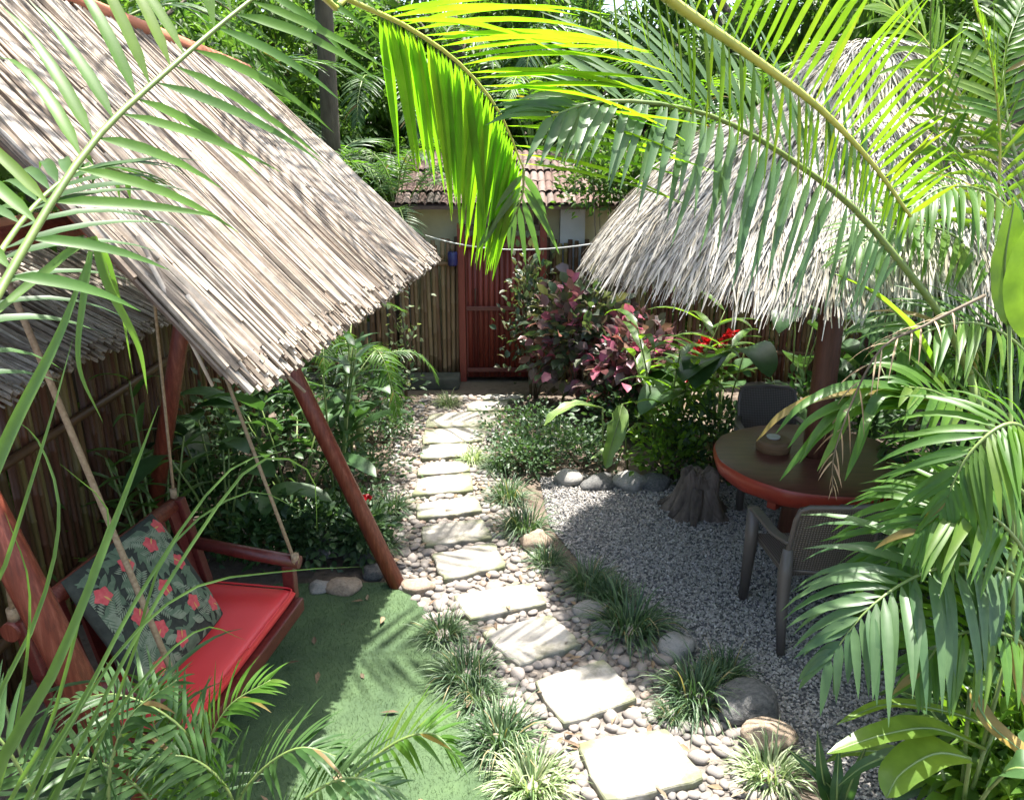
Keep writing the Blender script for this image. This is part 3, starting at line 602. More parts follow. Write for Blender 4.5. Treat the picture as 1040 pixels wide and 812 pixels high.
#@@BUILT
# ------------------------------------------------------------------ thatched swing shelter
d2 = Vector((.13, 1, 0)).normalized(); nx = Vector((d2.y, -d2.x, 0))
E0, E1 = Vector((-.93, 2.65, 2.2)), Vector((-.56, 5.52, 2.2))
sh = empty('thatched_swing_shelter', (-1.9, 3.9, 0), 'red pole swing frame under a sloping reed thatched roof', 'swing shelter')
slope = Vector((-nx.x, -nx.y, math.tan(R(40)))).normalized(); LEN = 2.1
def rp(s_, b): return E0 + slope * s_ + d2 * b
def reed_slope(name, A, B, up, length, n, seed, parent, over=.16, rad=(.006, .015), tops=None):
    rg = random.Random(seed); mb = MB(); off = parent.location; nrm = (B - A).cross(up).normalized()
    if nrm.z < 0: nrm = -nrm
    Wd = (B - A).length; ed = (B - A).normalized()
    TD, TC = tops if tops else (A + up * length, B + up * length)
    a, b, c, d = A - off, B - off, TC - off, TD - off
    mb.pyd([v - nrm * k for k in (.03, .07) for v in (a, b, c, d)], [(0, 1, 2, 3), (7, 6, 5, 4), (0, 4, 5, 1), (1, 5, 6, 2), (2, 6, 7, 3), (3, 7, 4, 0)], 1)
    V, F = [], []; k = 0
    for i in range(n):
        x = rg.uniform(-.02, 1.02); full = rg.random() < .45
        s0 = -over * rg.random() ** 1.6 + .02 if (full or rg.random() < .3) else rg.uniform(0, length * .7)
        s1 = s0 + (length if full else rg.uniform(.6, 1.3)); s1 = min(s1, length + .05)
        lay = rg.uniform(-.025, .03); r = rg.uniform(*rad); dx = rg.gauss(0, .012); ph = rg.uniform(0, 6)
        m = 5
        for j in range(m):
            f = j / (m - 1); s_ = s0 + (s1 - s0) * f
            p = A.lerp(B, x).lerp(TD.lerp(TC, x), s_ / length) + ed * (dx * (f - .5) * 4 + .006 * math.sin(ph + f * 5)) + nrm * (lay + .012 * math.sin(ph * 2 + 4 * f) - .06 * max(0, -s_) * 1.5) - off
            for q in range(4):
                an = q * math.pi / 2 + ph; V.append(p + (ed * math.cos(an) + nrm * math.sin(an)) * r)
        for j in range(m - 1):
            for q in range(4): F.append((k + j * 4 + q, k + j * 4 + (q + 1) % 4, k + j * 4 + 4 + (q + 1) % 4, k + j * 4 + 4 + q))
        F.append((k, k + 1, k + 2, k + 3)); k += m * 4
    mb.pyd(V, F, 0, False)
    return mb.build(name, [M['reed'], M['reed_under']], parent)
tag(reed_slope('thatch_slope', E0, E1, slope, LEN, 4200, 3, sh, over=.12, rad=(.005, .012), tops=(rp(2.55, .6), rp(1.82, 3.28))), 'sunlit reed thatch slope facing the path')
top0, top1 = rp(2.55, .6), rp(1.82, 3.28)
sl2 = Vector((-nx.x, -nx.y, -math.tan(R(40)))).normalized()
reed_slope('thatch_slope', top0 + sl2 * .9, top1 + sl2 * .9, -sl2, .9, 800, 4, sh)
o_ = sh.location
def part_tube(name, pts, rad, mat, parent, n=12): mb = MB(); mb.tube([Vector(p) - parent.location for p in pts], rad, n); return mb.build(name, M[mat], parent)
part_tube('ridge_pole', [top0 - d2 * .1 + Vector((0, 0, -.1)), top1 + d2 * .1 + Vector((0, 0, -.1))], .04, 'redwood', sh)
X0, X1 = Vector((-2.12, 2.68, 2.55)), Vector((-1.86, 5.0, 2.6))
part_tube('swing_beam', [X0 - d2 * .15, X1 + d2 * .15], .05, 'redwood', sh)
fb = gz(405, 597, 0); nb = Vector((-1.47, 2.68, 0))
def leg(a, b, ext, r0=.058, r1=.05): e = b + (b - a) * ext; part_tube('leg', [a, a.lerp(e, .5), e], [r0, (r0 + r1) / 2, r1], 'redwood', sh, 14)
leg(fb, X1 + Vector((0, .06, 0)), .1); leg(Vector((-2.62, 5.05, 0)), X1 - Vector((0, .06, 0)), .1)
leg(nb, X0 - Vector((0, .06, 0)), .1, .07, .058); leg(Vector((-2.85, 2.6, 0)), X0 + Vector((0, .07, 0)), .1, .065, .055)
for x, tpz in ((E0, top0), (E1, top1)):
    part_tube('rafter', [x.lerp(tpz, .03) - Vector((0, 0, .10)) + d2 * (.06 if x is E0 else -.06), tpz - Vector((0, 0, .10))], .028, 'redwood', sh)
for tpz, bb in ((top0, X0), (top1, X1)): part_tube('king_post', [tpz - Vector((0, 0, .1)), Vector((tpz.x, bb.y, 2.4))], .03, 'redwood', sh)
# terracotta coloured rake pole along the far edge
part_tube('ridge_cap', [top0 - d2 * .1 + Vector((0, 0, .03)), top0.lerp(top1, .5) + Vector((0, 0, .035)), top1 + d2 * .05 + Vector((0, 0, .03))], .055, 'terracotta', sh)
# stray reeds hanging off the near corner
mb = MB()
for a, b in (((150, 262, 2.75), (216, 392, 2.62)), ((190, 300, 2.7), (258, 388, 2.6)), ((230, 330, 2.9), (310, 398, 3.0)), ((140, 240, 2.8), (200, 350, 2.7))):
    mb.tube([gy(*a) - o_, (gy(*a) + gy(*b)) / 2 - o_ + Vector((0, 0, .01)), gy(*b) - o_], [.009, .009, .006], 6)
mb.build('hanging_reed', M['reed'], sh)
# ------------------------------------------------------------------ swing bench
F1, F0 = Vector((-1.25, 4.12, 0)), Vector((-1.44, 2.92, 0)); bd = (F1 - F0).normalized(); bn = Vector((bd.y, -bd.x, 0))
bc = (F0 + F1) / 2 - bn * .28
sw = empty('swing_bench', (bc.x, bc.y, 0), 'dark red wooden hanging swing bench roped to the beam', 'swing bench')
def bp(a, f, z): return F0.lerp(F1, 0) + bd * a + bn * f + Vector((0, 0, z)) - Vector((bc.x, bc.y, 0))
BL = (F1 - F0).length
Rb = Matrix(((bn.x, bd.x, 0), (bn.y, bd.y, 0), (0, 0, 1)))
def bbox(name, a, f, z, la, lf, lz, mat='darkred', tilt=0, bev=.008):
    mb = MB(); rot = Rb @ Matrix.Rotation(tilt, 3, 'Y'); mb.box(bp(a, f, z), (lf, la, lz), 0, rot); return bevel(mb.build(name, M[mat], sw), bev)
bbox('seat', BL / 2, -.28, .36, BL, .56, .05)
bbox('seat_front_rail', BL / 2, -.003, .345, BL + .04, .05, .085)
for a in (-.015, BL + .015):
    mb = MB(); mb.tube([bp(a, -.66, .70), bp(a, -.3, .655), bp(a, .02, .62)], [.036, .04, .04], 10); mb.build('armrest', M['darkred'], sw)
    bbox('arm_post', a, -.05, .49, .055, .07, .22); bbox('back_post', a, -.62, .62, .06, .06, .72, 'darkred', -.2)
mb = MB(); mb.tube([bp(-.06, -.72, .93), bp(BL / 2, -.725, .935), bp(BL + .04, -.72, .93)], .045, 12); mb.build('back_rail', M['redwood'], sw)
bk = MB()
for k in range(9):
    a = .06 + (BL - .12) * k / 8; bk.box(bp(a, -.64, .67), (.02, .075, .56), 0, Rb @ Matrix.Rotation(-.2, 3, 'Y'))
bk.build('backrest', M['darkred'], sw)
def rope(a, b, r=.011):
    mb = MB(); mb.tube([a, a.lerp(b, .33), a.lerp(b, .66), b], r, 8); mb.tube([b + Vector((0, 0, .0)), b + Vector((0, 0, .06))], r * 2.2, 8)
    mb.build('rope', M['rope'], sw)
off = Vector((bc.x, bc.y, 0))
rope(Vector((-1.93, 4.55, 2.58)) - off, bp(BL, .0, .62)); rope(Vector((-1.94, 4.35, 2.58)) - off, bp(BL + .02, -.72, .97), .009)
rope(Vector((-2.08, 3.25, 2.55)) - off, bp(.1, -.02, .4), .014); rope(Vector((-2.1, 3.0, 2.55)) - off, bp(-.02, -.72, .97))
# red seat cushion
def cushion(w, h, t, nu=28, nv=28, p=6):
    V = []; S = lambda x: (1 - abs(x) ** p) ** .5
    for sg in (1, -1):
        for i in range(nu + 1):
            for j in range(nv + 1):
                x = math.sin((i / nu - .5) * math.pi) ; y = math.sin((j / nv - .5) * math.pi)
                V.append(Vector((x * w / 2, y * h / 2, sg * t / 2 * S(x) * S(y))))
    F = []; m = (nu + 1) * (nv + 1)
    for i in range(nu):
        for j in range(nv):
            q = (i * (nv + 1) + j, (i + 1) * (nv + 1) + j, (i + 1) * (nv + 1) + j + 1, i * (nv + 1) + j + 1)
            F.append(q); F.append(tuple(m + k for k in q[::-1]))
    return V, F
V, F = cushion(.54, BL - .04, .10, 20, 20, 14)
mb = MB(); mb.pyd([Rb @ v for v in V], F, 0, True); sc = mb.build('seat_cushion', M['redvinyl'])
pmb = MB(); pl_ = []
for k in range(65):
    a = 2 * math.pi * k / 64; ca, sa = math.cos(a), math.sin(a); e = .12
    pl_.append(Rb @ Vector((.268 * math.copysign(abs(ca) ** e, ca), (BL - .05) / 2 * math.copysign(abs(sa) ** e, sa), .034)))
pmb.tube(pl_, .006, 6); pmb.build('piping', M['redvinyl'], sc)
c0 = F0.lerp(F1, .5) - bn * .275; sc.location = (c0.x, c0.y, .435); tag(sc, 'flat bright red vinyl seat cushion on the swing bench', 'cushion')
# floral pillow with its printed pattern
PW, PH, PT = .62, .60, .15; V, F = cushion(PW, PH, PT, 28, 28, 3.2)
mb = MB(); mb.pyd(V, F, 0, True)
def psurf(x, y):
    a, b = min(.999, abs(2 * x / PW)), min(.999, abs(2 * y / PH)); return Vector((x, y, PT / 2 * ((1 - a ** 3.2) ** .5) * ((1 - b ** 3.2) ** .5) + .003))
def decal(shape, cx, cy, ang, mi, lift=0.0):
    vs = []; m = len(shape)
    for r in (1.0, .5):
        for x, y in shape:
            X, Y = x * r, y * r
            if r < 1: X, Y = X + .5 * shape_c[0], Y + .5 * shape_c[1]
            xx = cx + X * math.cos(ang) - Y * math.sin(ang); yy = cy + X * math.sin(ang) + Y * math.cos(ang)
            xx = max(-PW * .47, min(PW * .47, xx)); yy = max(-PH * .47, min(PH * .47, yy))
            v = psurf(xx, yy); v.z += lift; vs.append(v)
    X, Y = shape_c; xx = cx + X * math.cos(ang) - Y * math.sin(ang); yy = cy + X * math.sin(ang) + Y * math.cos(ang)
    v = psurf(max(-PW * .47, min(PW * .47, xx)), max(-PH * .47, min(PH * .47, yy))); v.z += lift; vs.append(v)
    F = [(i, (i + 1) % m, m + (i + 1) % m, m + i) for i in range(m)] + [(m + i, m + (i + 1) % m, 2 * m) for i in range(m)]
    mb.pyd(vs, F, mi, True)
rr = random.Random(4)
def leafshape(L, W): return [(L * t, W * math.sin(math.pi * t) / 2) for t in (0, .2, .4, .6, .8, 1)] + [(L * t, -W * math.sin(math.pi * t) / 2) for t in (.8, .6, .4, .2)]
for k in range(170):
    L = rr.uniform(.05, .12); shape_c = (L / 2, 0); decal(leafshape(L, L * rr.uniform(.25, .45)), rr.uniform(-.3, .3), rr.uniform(-.29, .29), rr.uniform(0, 6.3), 1, k * 1e-5)
for k in range(54):                        # pale fern sprays
    cx, cy, a = rr.uniform(-.28, .28), rr.uniform(-.27, .27), rr.uniform(0, 6.3)
    if k % 2:
        for j in range(9):
            for sg in (-1, 1):
                L = .035; shape_c = (L / 2, 0); decal(leafshape(L, .007), cx + math.cos(a) * j * .011, cy + math.sin(a) * j * .011, a + sg * 1.0, 2, .0015 + k * 1e-5)
    else:
        L = rr.uniform(.06, .1); shape_c = (L / 2, 0); decal(leafshape(L, L * .5), cx, cy, a, 2, .0015 + k * 1e-5)
        for j in range(3): shape_c = (L * .3, 0); decal(leafshape(L * .6, .005), cx + math.cos(a) * j * L * .25, cy + math.sin(a) * j * L * .25, a + .5, 1, .0022 + k * 1e-5)
fl = [(-.22, -.22), (-.05, -.2), (.12, -.12), (.24, -.2), (-.17, 0), (.03, .02), (.2, .06), (-.24, .16), (-.06, .2), (.12, .2), (.25, .24), (-.12, -.1)]
for k, (cx, cy) in enumerate(fl):
    a0 = rr.uniform(0, 6)
    for j in range(5): shape_c = (.021, 0); decal(leafshape(.042, .036), cx, cy, a0 + j * 1.2566, 3, .003 + j * .0002)
    shape_c = (.02, 0); decal(leafshape(.04, .008), cx, cy, a0 + .6, 4, .0046)
pw = mb.build('floral_pillow', [M['floral'], M['fleaf1'], M['fleaf2'], M['fred'], M['fyel']])
pz = Vector((bn.x * .86, bn.y * .86, .50)).normalized(); px = bd.copy(); py = pz.cross(px).normalized()
pp = F0 + bd * .52 - bn * .45
pw.matrix_world = Matrix(((px.x, py.x, pz.x, pp.x), (px.y, py.y, pz.y, pp.y), (px.z, py.z, pz.z, .76), (0, 0, 0, 1)))
pw.scale = (1.14, 1.14, 1.1)
tag(pw, 'dark tropical print pillow with red hibiscus flowers on the swing', 'pillow')
# ------------------------------------------------------------------ palapa
pc = Vector((2.22, 5.5, 0)); PR = 1.68
pal = empty('palapa_umbrella', tuple(pc), 'round shaggy palm thatched umbrella on a central brown post', 'palapa')
prof_r = [0, .22, .42, .58, .66, .85, 1.10, 1.38, 1.56, 1.67]; prof_z = [3.52, 3.49, 3.36, 3.16, 3.08, 3.01, 2.85, 2.58, 2.36, 2.21]
def pz_(r): return np.interp(r, prof_r, prof_z)
mb = MB(); m = 48; V = []
for r_, z_ in zip(prof_r[1:], prof_z[1:]):
    for k in range(m): a = 2 * math.pi * k / m; V.append((r_ * math.cos(a) * .96, r_ * math.sin(a) * .96, z_ - .03 + .06 * (r_ > 1.5)))
V.append((0, 0, 3.5)); nr = len(prof_r) - 1
F = [(i * m + k, i * m + (k + 1) % m, (i + 1) * m + (k + 1) % m, (i + 1) * m + k) for i in range(nr - 1) for k in range(m)] + [(nr * m, k, (k + 1) % m)[::-1] for k in range(m)]
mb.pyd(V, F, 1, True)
n = 34000; rg = np.random.default_rng(8); r_ = np.sqrt(rg.uniform(.0, 1.0, n)) * 1.56; r_[:7500] = rg.uniform(1.2, 1.6, 7500); r_[7500:16000] = rg.uniform(1.4, 1.60, 8500); r_[16000:19000] = rg.uniform(.05, .62, 3000); a = rg.uniform(0, 2 * np.pi, n)
z_ = pz_(r_); dz = (pz_(r_ + .06) - pz_(r_)) / .06
rad = np.stack([np.cos(a), np.sin(a), 0 * a], 1); tan = np.stack([-np.sin(a), np.cos(a), 0 * a], 1)
D = norm(rad + np.stack([0 * a, 0 * a, dz + .12], 1)) + tan * (rg.normal(0, .21, n) + .16 * np.sin(a * 23 + r_ * 9) + .1 * np.sin(a * 61 + r_ * 17))[:, None] + rg.normal(0, .08, (n, 3))
Nn = norm(np.stack([-dz * np.cos(a), -dz * np.sin(a), np.ones(n)], 1)) + rg.normal(0, .35, (n, 3))
P = rad * r_[:, None] + np.stack([0 * a, 0 * a, z_ + rg.uniform(-.05, .03, n)], 1)
blades(mb, P, D, Nn, rg.uniform(.22, .5, n) * np.where(r_ > 1.3, .66, np.where(r_ < .62, .6, 1)), np.abs(rg.normal(.004, .004, n)) + .0035, .4, 4, 'strip', .12)
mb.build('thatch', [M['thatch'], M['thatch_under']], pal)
mb = MB(); mb.tube([(0, 0, 0), (.01, 0, 1.2), (0, 0, 3.4)], [.092, .088, .075], 16); mb.build('post', M['brownpost'], pal)
for k in range(8):
    a = k * math.pi / 4 + .2; mb = MB(); mb.tube([(math.cos(a) * .06, math.sin(a) * .06, 3.3), (math.cos(a) * 1.55, math.sin(a) * 1.55, 2.27)], .028, 8); mb.build('rafter', M['brownpost'], pal)
# ------------------------------------------------------------------ table
tb = empty('round_table', (2.18, 5.42, 0), 'round dark wooden table with a thick red live edge around the palapa post', 'table')
m = 72; mb = MB(); V = []
def redge(k): a = 2 * math.pi * k / m; return .70 * (1 + .035 * noise.noise(Vector((math.cos(a) * 1.6, math.sin(a) * 1.6, 3))) + .012 * noise.noise(Vector((math.cos(a) * 5, math.sin(a) * 5, 7))))
rings = [(.10, .765, 0), (.6, .765, 0), (.95, .765, 0), (.985, .758, 0), (1.0, .74, 0), (.99, .69, 0), (.96, .635, 0), (.90, .615, 0), (.3, .615, 0)]
for s_, z_, _ in rings:
    for k in range(m): a = 2 * math.pi * k / m; rr_ = redge(k) * s_; zz = z_ - (.015 * noise.noise(Vector((math.cos(a) * 3, math.sin(a) * 3, 1))) if z_ < .7 else 0); V.append((rr_ * math.cos(a), rr_ * math.sin(a), zz))
F0_ = [(i * m + k, (i + 1) * m + k, (i + 1) * m + (k + 1) % m, i * m + (k + 1) % m) for i in range(0, 3) for k in range(m)]
F1_ = [(i * m + k, (i + 1) * m + k, (i + 1) * m + (k + 1) % m, i * m + (k + 1) % m) for i in range(3, 8) for k in range(m)]
mb.pyd(V, F0_ + [], 0, True); mb.n -= 0
mb.pyd(V, F1_, 1, True); mb.build('tabletop', [M['tabletop'], M['tableedge']], tb)
mb = MB(); mb.tube([(.03, .07, 0), (.03, .07, .615)], [.2, .15], 16); mb.build('trunk_base', M['brownpost'], tb)
for a in (3.9, 5.2, .6, 2.2):
    mb = MB(); mb.box((math.cos(a) * .33, math.sin(a) * .33, .565), (.42, .07, .098), 0, Matrix.Rotation(a, 3, 'Z')); bevel(mb.build('bracket', M['tableedge'], tb), .01)
# wooden bowl against the post on the table
wb = empty('wooden_bowl', tuple(gz(785, 457, .765)), 'low round brown wooden ashtray block standing on the table', 'wooden bowl')
mb = MB(); mb.tube([(0, 0, 0), (0, 0, .03), (0, 0, .075), (0, 0, .09)], [.115, .125, .125, .115], 24); bevel(mb.build('block', M['woodblock'], wb), .004)
mb = MB(); mb.tube([(.0, .02, .09), (.0, .02, .105)], [.045, .05], 18); mb.build('dish', M['ash'], wb)
# ------------------------------------------------------------------ chairs
def make_chair(name, loc, rz, label):
    c = empty(name, loc, label, 'chair', 'taupe plastic armchairs at the round table', rz)
    def q(nm, fn, mat='plastic', bv=.006):
        mb = MB(); fn(mb); return bevel(mb.build(nm, M[mat], c), bv) if bv else mb.build(nm, M[mat], c)
    q('seat', lambda b: b.box((0, .02, .435), (.48, .46, .035)), 'weave', .012)
    # backrest: curved woven panel with a rounded frame, front is +y
    mb = MB(); W, Hh, nu, nv = .5, .42, 12, 8; V = []
    def bpnt(x, z): return Vector((x, -.235 - .10 * (z - .45) / .42 + .05 * (2 * x / W) ** 2 - .0, z))
    for th in (0, .014):
        for i in range(nu + 1):
            for j in range(nv + 1):
                x = (i / nu - .5) * (W - .03); zz = .47 + Hh * j / nv
                p = bpnt(x, zz); p.y -= th; V.append(p)
    k = (nu + 1) * (nv + 1); F = []
    for i in range(nu):
        for j in range(nv):
            f = (i * (nv + 1) + j, (i + 1) * (nv + 1) + j, (i + 1) * (nv + 1) + j + 1, i * (nv + 1) + j + 1); F += [f[::-1], tuple(x + k for x in f)]
    mb.pyd(V, F, 0, True); mb.build('backrest', M['weave'], c)
    mb = MB(); P = []; hw = W / 2 - .012
    for x, z in [(-hw + .01, .46), (-hw, .6), (-hw, .8), (-hw + .012, .87), (-hw + .05, .893), (0, .9), (hw - .05, .893), (hw - .012, .87), (hw, .8), (hw, .6), (hw - .01, .46), (0, .455), (-hw + .01, .46)]: P.append(bpnt(x, z) - Vector((0, .007, 0)))
    mb.tube(P, .016, 8); mb.build('back_frame', M['plastic'], c)
    for sx in (-1, 1):
        def rl(b):
            b.tube([(sx * .235, -.22, .60), (sx * .245, -.235, .45), (sx * .255, -.27, .25), (sx * .265, -.34, .0)], [.030, .042, .034, .024], 8)
        q('leg', rl, 'plastic', 0)
        def fl_(b): b.tube([(sx * .275, .22, .64), (sx * .27, .225, .40), (sx * .275, .25, 0)], [.04, .042, .030], 8)
        q('leg', fl_, 'plastic', 0)
        def ar(b):
            C = catmull([(sx * .24, -.25, .66), (sx * .275, -.10, .655), (sx * .285, .08, .668), (sx * .282, .2, .655), (sx * .278, .245, .61)], 14)
            V = []; 
            for p in C:
                for dx, dz in ((-.028, 0), (.028, 0), (.028, -.02), (-.028, -.02)): V.append((p[0] + dx, p[1], p[2] + dz))
            F = [(i * 4 + k, i * 4 + (k + 1) % 4, i * 4 + 4 + (k + 1) % 4, i * 4 + 4 + k) for i in range(13) for k in range(4)] + [(3, 2, 1, 0), (52, 53, 54, 55)]
            b.pyd(V, F, 0, False)
        q('armrest', ar, 'plastic', .006)
    return c
ch_ = make_chair('plastic_armchair', (1.86, 4.48, .02), R(4), 'taupe woven back armchair nearest the camera at the round table'); ch_.scale = (1.06,) * 3
make_chair('plastic_armchair', (2.18, 6.3, .02), R(176), 'taupe armchair on the far side of the table left of the post')
# ------------------------------------------------------------------ stump
st = MB(); m = 40; V = []; base = Vector((1.45, 6.0, 0))
for i, (z, r) in enumerate([(0, .34), (.05, .29), (.14, .23), (.24, .2), (.34, .19), (.42, .18), (.45, .12)]):
    for k in range(m):
        a = 2 * math.pi * k / m; lob = .5 + .5 * math.sin(a * 5 + 1.2 * math.sin(2 * a)); q = r * (1 + (.5 if z < .1 else .28) * (lob - .5) + .22 * noise.noise(Vector((math.cos(a) * 3, math.sin(a) * 3, z * 5))))
        V.append((q * math.cos(a) * 1.05, q * math.sin(a), z + (.12 * noise.noise(Vector((math.cos(a) * 2, math.sin(a) * 2, 9))) if z > .3 else 0)))
V.append((0, 0, .36)); F = [(i * m + k, i * m + (k + 1) % m, (i + 1) * m + (k + 1) % m, (i + 1) * m + k) for i in range(6) for k in range(m)] + [(6 * m + k, 6 * m + (k + 1) % m, 7 * m) for k in range(m)]
st.pyd(V, F, 0, True)
for a, L in ((2.7, .45), (3.6, .38), (4.4, .4), (5.4, .36)):
    st.tube([(math.cos(a) * .15, math.sin(a) * .15, .3), (math.cos(a) * .25, math.sin(a) * .25, .12), (math.cos(a) * L, math.sin(a) * L, .02)], [.07, .07, .03], 9, 0, True, .15)
o = st.build('tree_stump', M['stump']); o.location = (1.53, 6.05, 0); o.scale = (.72, .72, .85); tag(o, 'gnarled weathered tree stump with roots beside the round table', 'tree stump')
# ------------------------------------------------------------------ fences, door, house
def bamboo_fence(name, A, B, h, mat, label, dia=.045, seed=0, rails=(.35, 1.25), jit=.06, side=1):
    rg = random.Random(seed); A, B = Vector(A), Vector(B); root = empty(name, tuple(A), label, 'fence'); mb = MB(); L = (B - A).length; d = (B - A).normalized(); nn = Vector((d.y, -d.x, 0)) * side; k = int(L / dia)
    for i in range(k):
        p = d * (i + .5) * dia + nn * rg.uniform(-.008, .008); hh = h + rg.uniform(-jit, jit); lean = d * rg.gauss(0, .012); r = dia * rg.uniform(.42, .53)
        zs = [.02]
        z = rg.uniform(.15, .35); pts, rd = [p + Vector((0, 0, .02))], [r]
        while z < hh - .05:
            for dz, kf in ((-.008, 1), (0, 1.13), (.008, 1)): pts.append(p + lean * z + Vector((0, 0, z + dz))); rd.append(r * kf)
            z += rg.uniform(.28, .4)
        pts.append(p + lean * hh + Vector((0, 0, hh))); rd.append(r); mb.tube(pts, rd, 7)
    mb.build('bamboo_panel', M[mat], root)
    for z in rails: r = MB(); r.tube([nn * .05 + Vector((0, 0, z)), d * L + nn * .05 + Vector((0, 0, z))], .028, 8); r.build('rail', M[mat], root)
    for f in (0, .5, 1): r = MB(); r.tube([d * L * f - nn * .06, d * L * f - nn * .06 + Vector((0, 0, h + .05))], .05, 9); r.build('post', M['beam'], root)
    return root
bamboo_fence('bamboo_fence', (-2.75, 9.6, 0), (-2.75, 1.6, 0), 1.75, 'bamboo', 'dark reddish bamboo fence along the left side behind the swing', .05, 1, (.4, 1.3), .05, -1)
bamboo_fence('bamboo_fence', (-2.7, 9.9, 0), (-.66, 9.9, 0), 1.76, 'bamboo_back', 'brown bamboo fence at the back left of the red door', .055, 2, (1.5,), .05, 1)
bamboo_fence('bamboo_fence', (.42, 9.9, 0), (5.6, 9.7, 0), 1.75, 'bamboo', 'dark bamboo fence at the back right of the door behind the plants', .055, 3, (.4, 1.4), .05, 1)
k = MB(); k.box((-1.65, 9.62, .075), (2.0, .3, .15)); o = k.build('kerb_step', M['darkkerb']); bevel(o, .02); tag(o, 'dark mossy concrete kerb at the foot of the back fence', 'kerb')
dr = empty('garden_door', (-.12, 9.88, 0), 'closed red bamboo plank door with a mid rail at the path end', 'door')
mb = MB()
for i in range(13): mb.tube([(-.40 + i * .0665, 0, .06), (-.40 + i * .0665 + random.gauss(0, .003), 0, 1.82)], .033, 7)
mb.box((0, .012, .94), (.9, .02, 1.78)); mb.build('door_panel', M['doorred'], dr)
for z in (.95, 1.72, .16): mb = MB(); mb.box((0, -.05, z), (.9, .03, .055)); bevel(mb.build('door_rail', M['darkred'], dr), .004)
for x in (-.50, .50): mb = MB(); mb.box((x, .0, .99), (.085, .10, 1.98)); bevel(mb.build('door_post', M['doorred'], dr), .006)
mb = MB(); mb.box((0, 0, 1.93), (.91, .08, .07)); bevel(mb.build('lintel', M['beam'], dr), .006)
mb = MB(); mb.tube([(-.33, -.075, 1.02), (-.33, -.10, 1.06), (-.33, -.10, 1.16), (-.33, -.075, 1.2)], .01, 6); mb.build('handle', M['beam'], dr)
hs = empty('tiled_house', (0, 10.6, 0), 'small house with clay tiled roof and cream wall behind the red door', 'house')
mb = MB(); mb.box((.2, -.33, 1.15), (3.0, .12, 2.3)); mb.build('wall', M['cream'], hs)
mb = MB(); mb.box((.74, -.52, 1.1), (.3, .22, 2.2)); tag(mb.build('wall', M['white'], hs), 'white corner wall right of the door')
mb = MB(); mb.box((-.1, -.66, 2.19), (3.2, .06, .07)); mb.build('eave_beam', M['beam'], hs)
for x in (-.42, .3): mb = MB(); mb.box((x, -.46, 2.06), (.06, .05, .26)); mb.build('window_post', M['beam'], hs)
mb = MB(); nx_, ny_ = 36, 5
for j in range(ny_):
    for i in range(nx_):
        x = -1.35 + i * .09; y0 = -.85 + j * .27; z0 = 2.2 + j * .27 * .42 + .012 * (j % 2)
        x += random.gauss(0, .006); V = []
        for t_ in (0, 1):
            for q in range(6): a = math.pi * q / 5; V.append((x + math.cos(a) * (.049 - .006 * t_), y0 + t_ * .32, z0 + t_ * .32 * .42 - t_ * .02 + math.sin(a) * .04 + random.gauss(0, .004)))
        mb.pyd(V, [(q, q + 1, q + 7, q + 6) for q in range(5)], 0, True)
V = [(-1.4, -.83, 2.19), (1.85, -.83, 2.19), (1.85, .55, 2.77), (-1.4, .55, 2.77)]; mb.pyd(V + [(a, b, c - .04) for a, b, c in V], [(0, 1, 2, 3), (7, 6, 5, 4), (0, 4, 5, 1), (1, 5, 6, 2), (3, 7, 4, 0)], 0); mb.build('roof', M['tile'], hs)
b_ = MB(); b_.tube([(0, 0, 0), (.0, 0, .02), (0, 0, .16), (0, 0, .17)], [.05, .06, .06, .05], 14); o = b_.build('blue_bottle', M['bluething']); o.location = (-.72, 9.80, 1.48); tag(o, 'small blue bottle hung at the top of the door post', 'bottle')
A, B = gy(432, 239, 9.2), gy(606, 247, 6.6); cb = MB(); cb.tube([A.lerp(B, t_) - Vector((0, 0, .10 * 4 * t_ * (1 - t_))) for t_ in np.linspace(0, 1, 14)], .007, 6); tag(cb.build('cable', M['cable']), 'pale cable strung across the garden in front of the door', 'cable')
# lean-to thatch over the left fence
lt = empty('thatched_lean_to', (-3.3, 5.4, 0), 'low pale thatched roof beyond the left bamboo fence', 'thatched roof')
reed_slope('thatch_slope', Vector((-2.62, 3.9, 1.72)), Vector((-2.5, 6.6, 1.72)), Vector((-.86, 0, .5)).normalized(), 1.25, 1100, 17, lt, .1)
for y in (4.0, 6.4): part_tube('post', [(-3.3, y, 0), (-3.3, y, 2.05)], .05, 'brownpost', lt)
part_tube('ridge_pole', [(-3.62, 3.9, 2.36), (-3.5, 6.6, 2.36)], .07, 'terracotta', lt)
# second hut far right
ht = empty('thatched_hut', (5.9, 9.2, 0), 'pale thatched hut roof partly hidden behind the palapa on the right', 'thatched roof')
reed_slope('thatch_slope', Vector((4.6, 8.2, 2.2)), Vector((4.6, 10.6, 2.2)), Vector((.75, 0, .6)).normalized(), 1.7, 900, 19, ht, .1)
reed_slope('thatch_slope', Vector((4.5, 8.1, 2.2)), Vector((7.2, 8.1, 2.2)), Vector((0, .75, .6)).normalized(), 1.7, 900, 20, ht, .1)
for x, y in ((4.9, 8.4), (6.9, 8.4), (4.9, 10.3), (6.9, 10.3)): part_tube('post', [(x, y, 0), (x, y, 2.4)], .06, 'brownpost', ht)
